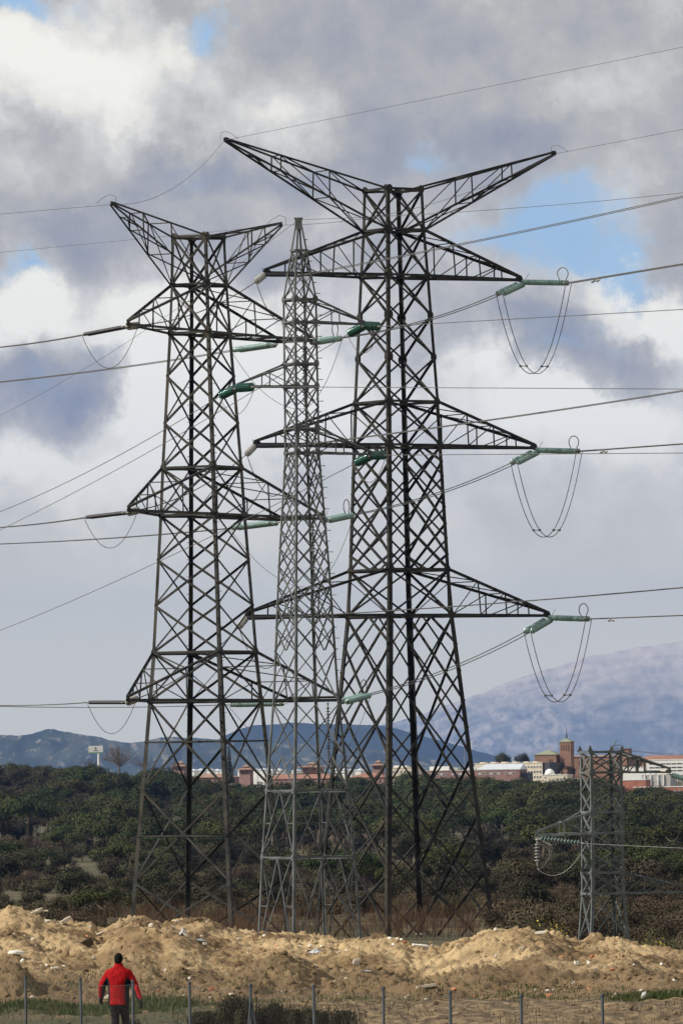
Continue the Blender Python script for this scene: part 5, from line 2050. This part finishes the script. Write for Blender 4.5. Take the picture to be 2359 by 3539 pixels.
stone(1407, 2230, 12, 7, 'brick_bit', 'reddish brick fragment right of the white blocks', 'brick_piece', 'brick', 31)
stone(1518, 2218, 9, 9, 'stone_white', 'white stone near the right edge of the heap', seed=32)
stone(1238, 2148, 50, 11, 'stone_pale', 'flat pale slab on the crest of the right-hand heap', seed=33, depth=.6)
crumple(1482, 2296, 30, 24, 'film', 'crumpled white plastic bag at the foot of the right-hand heap', 34)
stone(1470, 2278, 14, 8, 'stone_pale', 'pale stone just above the plastic bag at the right', seed=35)
stone(1259, 2289, 21, 9, 'brick_bit', 'orange brick rubble at the foot of the right-hand heap', 'brick_piece', 'brick', 36)
stone(1257, 2279, 10, 8, 'stone_white', 'white stone just above the orange brick rubble', seed=37)
stone(1534, 2288, 9, 13, 'stone_pale', 'upright pale stone right of the plastic bag', seed=38)
stone(1552, 2289, 10, 8, 'stone_pale', 'pale stone at the right edge beside the upright one', seed=39)
stone(522, 2243, 9, 10, 'stone_pale', 'pale stone at the foot of the heaps above the dark bushes', seed=40)
stone(935, 2295, 13, 13, 'stone_pale', 'pale stone behind the fence below the white stick', seed=41)
stone(75, 2160, 13, 9, 'stone_pale', 'small pale stone in the middle of the left heap', seed=42)
stone(1228, 2278, 8, 7, 'stone_white', 'tiny white stone left of the orange brick rubble', seed=43)
beam(140, 2128, 163, 2115, .10, 'wood_pale', 'pale board leaning on the crest of the left heap', 'board', 'board', .12)
beam(184, 2176, 209, 2163, .20, 'wood_dark', 'dark wet timber block lying on the heap above the walker', 'timber_block', 'timber', .04)
beam(947, 2173, 983, 2177, .10, 'stone_white', 'white plastic pipe on the crest below the tallest pylon', 'pipe', 'pipe', .06)
beam(956, 2273, 1000, 2267, .07, 'wood_pale', 'pale bent stick near the foot of the heaps right of centre', 'stick', 'stick', .05)
for i, (a, b_) in enumerate((((72, 2100), (98, 2087)), ((80, 2096), (111, 2093)), ((62, 2088), (78, 2078)))):
    q = mpoint(84, 2100)
    m = MB()
    m.tube([W(*a, q.y), lerp(W(*a, q.y), W(*b_, q.y), .5) + Vector((0, .05, .03)), W(*b_, q.y)], [.045, .035, .02], 6)
    o = m.build('branch', M['wood_pale' if i < 2 else 'wood_dark'])
    c_ = W(*a, q.y)
    o.data.transform(Matrix.Translation(-c_))
    o.location = c_
    tag(o, ('grey dead branch pointing up right on the left crest, upper of three', 'grey dead branch lying nearly level on the left crest', 'dark short branch standing on the left crest')[i], 'branch', 'dead branches on the left crest')

# small rubble nobody could count
rb = MB()
shapes = []
for sd in range(6):
    b = rock_bm(300 + sd, 1, .3, 1, 6)
    shapes.append(([v.co.copy() for v in b.verts], [tuple(v.index for v in f.verts) for f in b.faces]))
    b.free()
r_ = np.random.default_rng(31)
for i in range(4200):
    y = r_.uniform(185, 204.8) if i % 5 else r_.uniform(160, 186)
    x = (r_.uniform(-60, 1630) - 784) * y / F
    if vnoise(x / 1.4, y / 1.9, 44) < .42:
        continue
    s_ = .022 + .075 * r_.uniform() ** 3.0
    vs, fs = shapes[int(r_.integers(0, 6))]
    mt = int(r_.choice([0] * 30 + [1, 1, 1, 2, 3], p=None))
    if y < 186:
        mt = 0
    a = r_.uniform(0, 6.28)
    R_ = Matrix.Rotation(a, 3, 'Z')
    c_ = Vector((x, y, surf(x, y) + s_ * .3))
    rb.add([R_ @ Vector((v.x * s_ * 1.2, v.y * s_, v.z * s_ * .8)) + c_ for v in vs], fs, mt)
o = rb.build('rubble', [M['dirt'], M['stone_pale'], M['stone_white'], M['brick_bit']])
struct(o, 'stuff', 'small stones, clods and brick crumbs scattered over the heaps')

# ------------------------------------------------------------------ wire fence
M['post'] = material('galvanised_post', (.036, .043, .050), .65, (.058, .066, .074), 3, metal=.1)
fpx = [(-186, 148), (-62, 2239), (59, 2245), (185, 2250), (305, 2255), (435, 2259), (575, 2264), (720, 2266), (880, 2271), (1033, 2280), (1196, 2289), (1382, 2287), (1590, 2296), (1815, 2305)]
YF0, YF1 = 152.0, 125.0
fr = thing('wire_fence', 'chain-link fence on slim grey posts along the bottom of the view', 'fence', (0, 0, 0))
fposts = []
for i, (px, py) in enumerate(fpx):
    if i == 0:
        continue
    Y = 152.0 - (i - 2) * 3.0
    w = W(px, py, Y)
    g_ = gz(w.x, w.y)
    fposts.append((w.x, Y, w.z, g_))
    m = MB()
    ln = RND.uniform(-.018, .018)
    m.tube([(w.x - ln, Y, g_ - .4), (w.x, Y, w.z)], .028, 10)
    m.lathe([(.034, -.03), (.034, .015), (.02, .03), (.0, .033)], 10, o=(w.x, Y, w.z))
    po = m.build('post', M['post'], fr, True)
    if px == 575:
        for sx, sy in ((.62, .25), (-.30, .9)):
            q = MB()
            q.tube([(w.x, Y, w.z - .28), (w.x + sx * .55, Y - sy, g_ + .0)], .020, 8)
            q.build('brace', M['post'], fr)
wm = MB()


def fence_pt(s_, hfrac):
    """s_ in posts, hfrac 0..1 of the height."""
    i = min(max(int(s_), 0), len(fposts) - 2)
    t = s_ - i
    a, b_ = fposts[i], fposts[i + 1]
    x, y = a[0] + (b_[0] - a[0]) * t, a[1] + (b_[1] - a[1]) * t
    zt = a[2] + (b_[2] - a[2]) * t - .06 - .05 * 4 * t * (1 - t)
    zb_ = a[3] + (b_[3] - a[3]) * t + .05
    return Vector((x, y + .03, zb_ + (zt - zb_) * hfrac))


nseg = 46
tot = (len(fposts) - 1)
hh_ = 1.85 / 3.3                      # mesh height expressed in post spacings
cells = int(tot * nseg)
for j in range(-int(hh_ * nseg), cells):
    for sg in (1, -1):
        s0 = j / nseg
        pts = []
        for q in range(5):
            f = q / 4
            s_ = s0 + hh_ * (f if sg > 0 else 1 - f)
            if 0 <= s_ <= tot:
                pts.append(fence_pt(s_, f) + Vector((0, .004 * sg, 0)))
        if len(pts) > 1:
            wm.tube(pts, .0005, 3, cap=False)
wm.build('wire_mesh', M['wire'], fr)
for hf in (1.0, .5):
    m = MB()
    pts = [fence_pt(i / 8, hf) + Vector((0, -.01, 0)) for i in range(int(tot) * 8 + 1)]
    m.tube(pts, .0035, 5)
    m.build('line_wire', M['post'], fr)

# ------------------------------------------------------------------ the walker
M['skin'] = material('skin', (.42, .25, .18), .6, (.46, .28, .20), 8)
M['hair'] = material('black_hair', (.006, .0055, .0055), .9, (.016, .014, .013), 30, bump=.02, bscale=60, spec=.08)
M['jacket_red'] = material('red_jacket', (.30, .002, .004), .75, (.36, .004, .006), 9, bump=.05, bscale=9, spec=.12)
M['jacket_black'] = material('black_panel', (.008, .009, .010), .8, (.014, .015, .016), 6, bump=.004, bscale=9, spec=.1)
M['trousers'] = material('black_trousers', (.007, .007, .008), .85, (.013, .013, .014), 6, bump=.03, bscale=9, spec=.1)
M['shoe'] = material('dark_shoe', (.02, .018, .016), .6)


def remeshed(m, voxel, smooth=4):
    me = m.mesh('tmp', M['skin'])
    o = bpy.data.objects.new('tmp', me)
    C.objects.link(o)
    r = o.modifiers.new('r', 'REMESH')
    r.mode = 'VOXEL'
    r.voxel_size = voxel
    s_ = o.modifiers.new('s', 'SMOOTH')
    s_.iterations = smooth
    s_.factor = .5
    dg = bpy.context.evaluated_depsgraph_get()
    out = bpy.data.meshes.new_from_object(o.evaluated_get(dg))
    bpy.data.objects.remove(o)
    bpy.data.meshes.remove(me)
    out.materials.clear()
    out.polygons.foreach_set('use_smooth', [True] * len(out.polygons))
    return out


def ball(m, c, r, n=12):
    r = (r, r, r) if isinstance(r, (int, float)) else r
    vs, fs = [], []
    for i in range(n + 1):
        a = math.pi * i / n
        for k in range(n * 2):
            b_ = math.pi * k / n
            vs.append((c[0] + r[0] * math.sin(a) * math.cos(b_), c[1] + r[1] * math.sin(a) * math.sin(b_), c[2] - r[2] * math.cos(a)))
    for i in range(n):
        for k in range(n * 2):
            k2 = (k + 1) % (n * 2)
            fs.append((i * 2 * n + k, i * 2 * n + k2, (i + 1) * 2 * n + k2, (i + 1) * 2 * n + k))
    m.add(vs, fs)


def loft(m, rings_, n=20):
    vs, fs = [], []
    for (cx, cy, cz, rx, ry) in rings_:
        for k in range(n):
            a = 2 * math.pi * k / n
            ca, sa = math.cos(a), math.sin(a)
            e = .86
            vs.append((cx + rx * math.copysign(abs(ca) ** e, ca), cy + ry * math.copysign(abs(sa) ** e, sa), cz))
    L_ = len(rings_)
    for i in range(L_ - 1):
        for k in range(n):
            k2 = (k + 1) % n
            fs.append((i * n + k, i * n + k2, (i + 1) * n + k2, (i + 1) * n + k))
    fs += [tuple(reversed(range(n))), tuple(range((L_ - 1) * n, L_ * n))]
    m.add(vs, fs)


PY = 157.0
pw = W(272, 2190, PY)
pg = gz(pw.x, PY)
PH = pw.z - pg                                # standing height read from head top to ground
print('walker height', round(PH, 3))
per = thing('person', 'person walking away in a red jacket with black side panels and black trousers', 'person', (pw.x, PY, pg))
ks_ = PH / 1.80
per.scale = (ks_, ks_, ks_)
per.rotation_euler = (0, 0, math.radians(-13))
SHL, ELL, WRL = Vector((-.190, 0, 1.425)), Vector((-.325, -.03, 1.17)), Vector((-.395, .14, .945))
SHR, ELR, WRR = Vector((.190, 0, 1.42)), Vector((.325, .0, 1.15)), Vector((.455, -.14, .885))
HPL, KNL, ANL = Vector((-.09, 0, .92)), Vector((-.075, -.01, .50)), Vector((-.06, -.20, .12))
HPR, KNR, ANR = Vector((.09, 0, .92)), Vector((.085, .14, .50)), Vector((.10, .10, .09))
m = MB()                                       # one continuous body
loft(m, [(0, 0, .84, .145, .10), (0, 0, .95, .165, .115), (0, 0, 1.10, .135, .095), (0, 0, 1.30, .165, .11), (0, 0, 1.42, .175, .10), (0, .0, 1.49, .09, .075), (0, .01, 1.54, .058, .06)])
m.tube([(0, .005, 1.50), (0, .02, 1.60)], [.060, .055], 12)
ball(m, (0, .025, 1.690), (.076, .096, .110))
ball(m, (0, .065, 1.640), (.055, .062, .075))
m.tube([(0, .115, 1.70), (0, .140, 1.665), (0, .118, 1.655)], [.010, .017, .012], 8)     # nose
ball(m, (0, .113, 1.625), (.026, .012, .010), 8)                                         # mouth
for sx in (-1, 1):
    ball(m, (sx * .079, .015, 1.675), (.012, .020, .032), 8)                              # ears
for a, b_, c_, r in ((SHL, ELL, WRL, (.055, .043, .030)), (SHR, ELR, WRR, (.055, .043, .030)), (HPL, KNL, ANL, (.088, .058, .040)), (HPR, KNR, ANR, (.088, .058, .040))):
    m.tube([a, lerp(a, b_, .5), b_, lerp(b_, c_, .4), c_], [r[0], (r[0] + r[1]) / 2 * 1.05, r[1], r[1] * .98, r[2]], 14)
    ball(m, b_, r[1])
    ball(m, a, r[0])
    ball(m, c_, r[2])
for an in (ANL, ANR):
    m.tube([an + Vector((0, -.04, -.045)), an + Vector((0, .06, -.05)), an + Vector((0, .16, -.06))], [.035, .038, .028], 10)


def hand(m, wr, el, side):
    d = (wr - el).normalized()
    inw = Vector((-side, 0, 0))
    fw = Vector((0, 1, 0))
    fw = (fw - d * fw.dot(d)).normalized()
    inw = (inw - d * inw.dot(d) - fw * inw.dot(fw)).normalized()
    m.tube([wr, wr + d * .045, wr + d * .095], [.032, .040, .040], 12)
    ball(m, wr + d * .065 + fw * .012, (.026, .045, .045), 8)
    for i, (off, ln) in enumerate(((.032, .066), (.011, .074), (-.010, .068), (-.030, .052))):
        b0_ = wr + d * .095 + fw * off
        c1 = b0_ + d * ln * .5 + inw * .006
        c2 = c1 + d * ln * .35 + inw * .022
        c3 = c2 + d * ln * .14 + inw * .026
        m.tube([b0_ - d * .02, b0_ + d * .01, c1, c2, c3], [.011, .0115, .0105, .0095, .007], 8)
    t0 = wr + d * .035 + fw * .034
    m.tube([t0, t0 + d * .028 + fw * .024 + inw * .012, t0 + d * .062 + fw * .030 + inw * .022], [.014, .0125, .009], 8)


bodym = remeshed(m, .012, 3)
bodym.materials.append(M['skin'])
link('body', bodym, per)
for wr, el, sd in ((WRL, ELL, -1), (WRR, ELR, 1)):
    m = MB()
    hand(m, wr, el, sd)
    g_ = remeshed(m, .0045, 2)
    g_.materials.append(M['jacket_black'])
    link('glove', g_, per)
for sx in (-1, 1):
    m = MB()
    ball(m, (sx * .031, .108, 1.695), (.013, .010, .009), 8)
    m.build('eye', material('eye', (.05, .03, .02), .2), per, True)
# hair: a cap over crown and back of the head
m = MB()
ball(m, (0, .012, 1.702), (.086, .104, .105))
ball(m, (0, -.035, 1.655), (.075, .060, .080))
for sx in (-1, 1):
    ball(m, (sx * .070, .035, 1.685), (.016, .03, .045), 8)
hm_ = remeshed(m, .010, 3)
b = bmesh.new()
b.from_mesh(hm_)
bmesh.ops.delete(b, geom=[v for v in b.verts if v.co.y > .07 and v.co.z < 1.735], context='VERTS')
b.to_mesh(hm_)
b.free()
hm_.materials.append(M['hair'])
link('hair', hm_, per)
# jacket
m = MB()
loft(m, [(0, 0, .79, .190, .145), (0, 0, .80, .205, .155), (0, 0, .90, .205, .155), (0, -.005, 1.06, .205, .155), (0, -.008, 1.22, .215, .160), (0, -.008, 1.36, .240, .150), (0, 0, 1.43, .245, .135), (0, 0, 1.475, .205, .118),
         (0, 0, 1.51, .150, .105), (0, 0, 1.545, .092, .088), (0, .005, 1.60, .078, .082), (0, .008, 1.615, .070, .074)])
for a, b_, c_ in ((SHL, ELL, WRL), (SHR, ELR, WRR)):
    m.tube([lerp(a, Vector((0, 0, 1.36)), .5), a, lerp(a, b_, .5), b_, lerp(b_, c_, .5), lerp(b_, c_, .97)], [.085, .080, .084, .078, .068, .052], 16)
    ball(m, a - Vector((0, 0, .01)), .080)
    ball(m, b_, .074)
jk = remeshed(m, .014, 5)
jk.materials.append(M['jacket_red'])
jk.materials.append(M['jacket_black'])


def seg_d(p, a, b_):
    t = max(0, min(1, (p - a).dot(b_ - a) / (b_ - a).length_squared))
    q = lerp(a, b_, t)
    return (p - q).length, q


mi = []
for pl in jk.polygons:
    c_ = pl.center
    sd = -1 if c_.x < 0 else 1
    a, b_, e_ = (SHL, ELL, WRL) if sd < 0 else (SHR, ELR, WRR)
    d1, q1 = seg_d(c_, a, b_)
    d2, q2 = seg_d(c_, b_, e_)
    q = q1 if d1 < d2 else q2
    arm_ = min(d1, d2) < .098 and abs(c_.x) > .205 and c_.z < 1.42
    black = False
    if arm_:
        black = (c_.x - q.x) * sd < -.018 and c_.z < 1.33
    elif c_.z < 1.36:
        lim = .150 + max(0, (c_.z - 1.24)) * .45
        black = abs(c_.x) > lim
    mi.append(1 if black else 0)
jk.polygons.foreach_set('material_index', mi)
jk.update()
link('jacket', jk, per)
m = MB()
loft(m, [(0, 0, .74, .11, .10), (0, 0, .80, .165, .125), (0, 0, .92, .175, .130), (0, 0, .99, .165, .12)])
for a, b_, c_ in ((HPL, KNL, ANL), (HPR, KNR, ANR)):
    m.tube([a, lerp(a, b_, .5), b_, lerp(b_, c_, .5), lerp(b_, c_, 1.0)], [.104, .098, .078, .074, .068], 14)
    ball(m, b_, .078)
tr_ = remeshed(m, .014, 4)
tr_.materials.append(M['trousers'])
link('trousers', tr_, per)
for an in (ANL, ANR):
    m = MB()
    m.tube([an + Vector((0, -.06, -.04)), an + Vector((0, .02, -.035)), an + Vector((0, .13, -.055)), an + Vector((0, .20, -.062))], [.042, .052, .046, .030], 12)
    m.box(an + Vector((0, .06, -.088)), (.095, .27, .03))
    link('shoe', (lambda q: (q.materials.append(M['shoe']), q)[1])(remeshed(m, .01, 3)), per)

for o in bpy.data.objects:                     # drop the builder's own marker
    if '_w' in o:
        del o['_w']
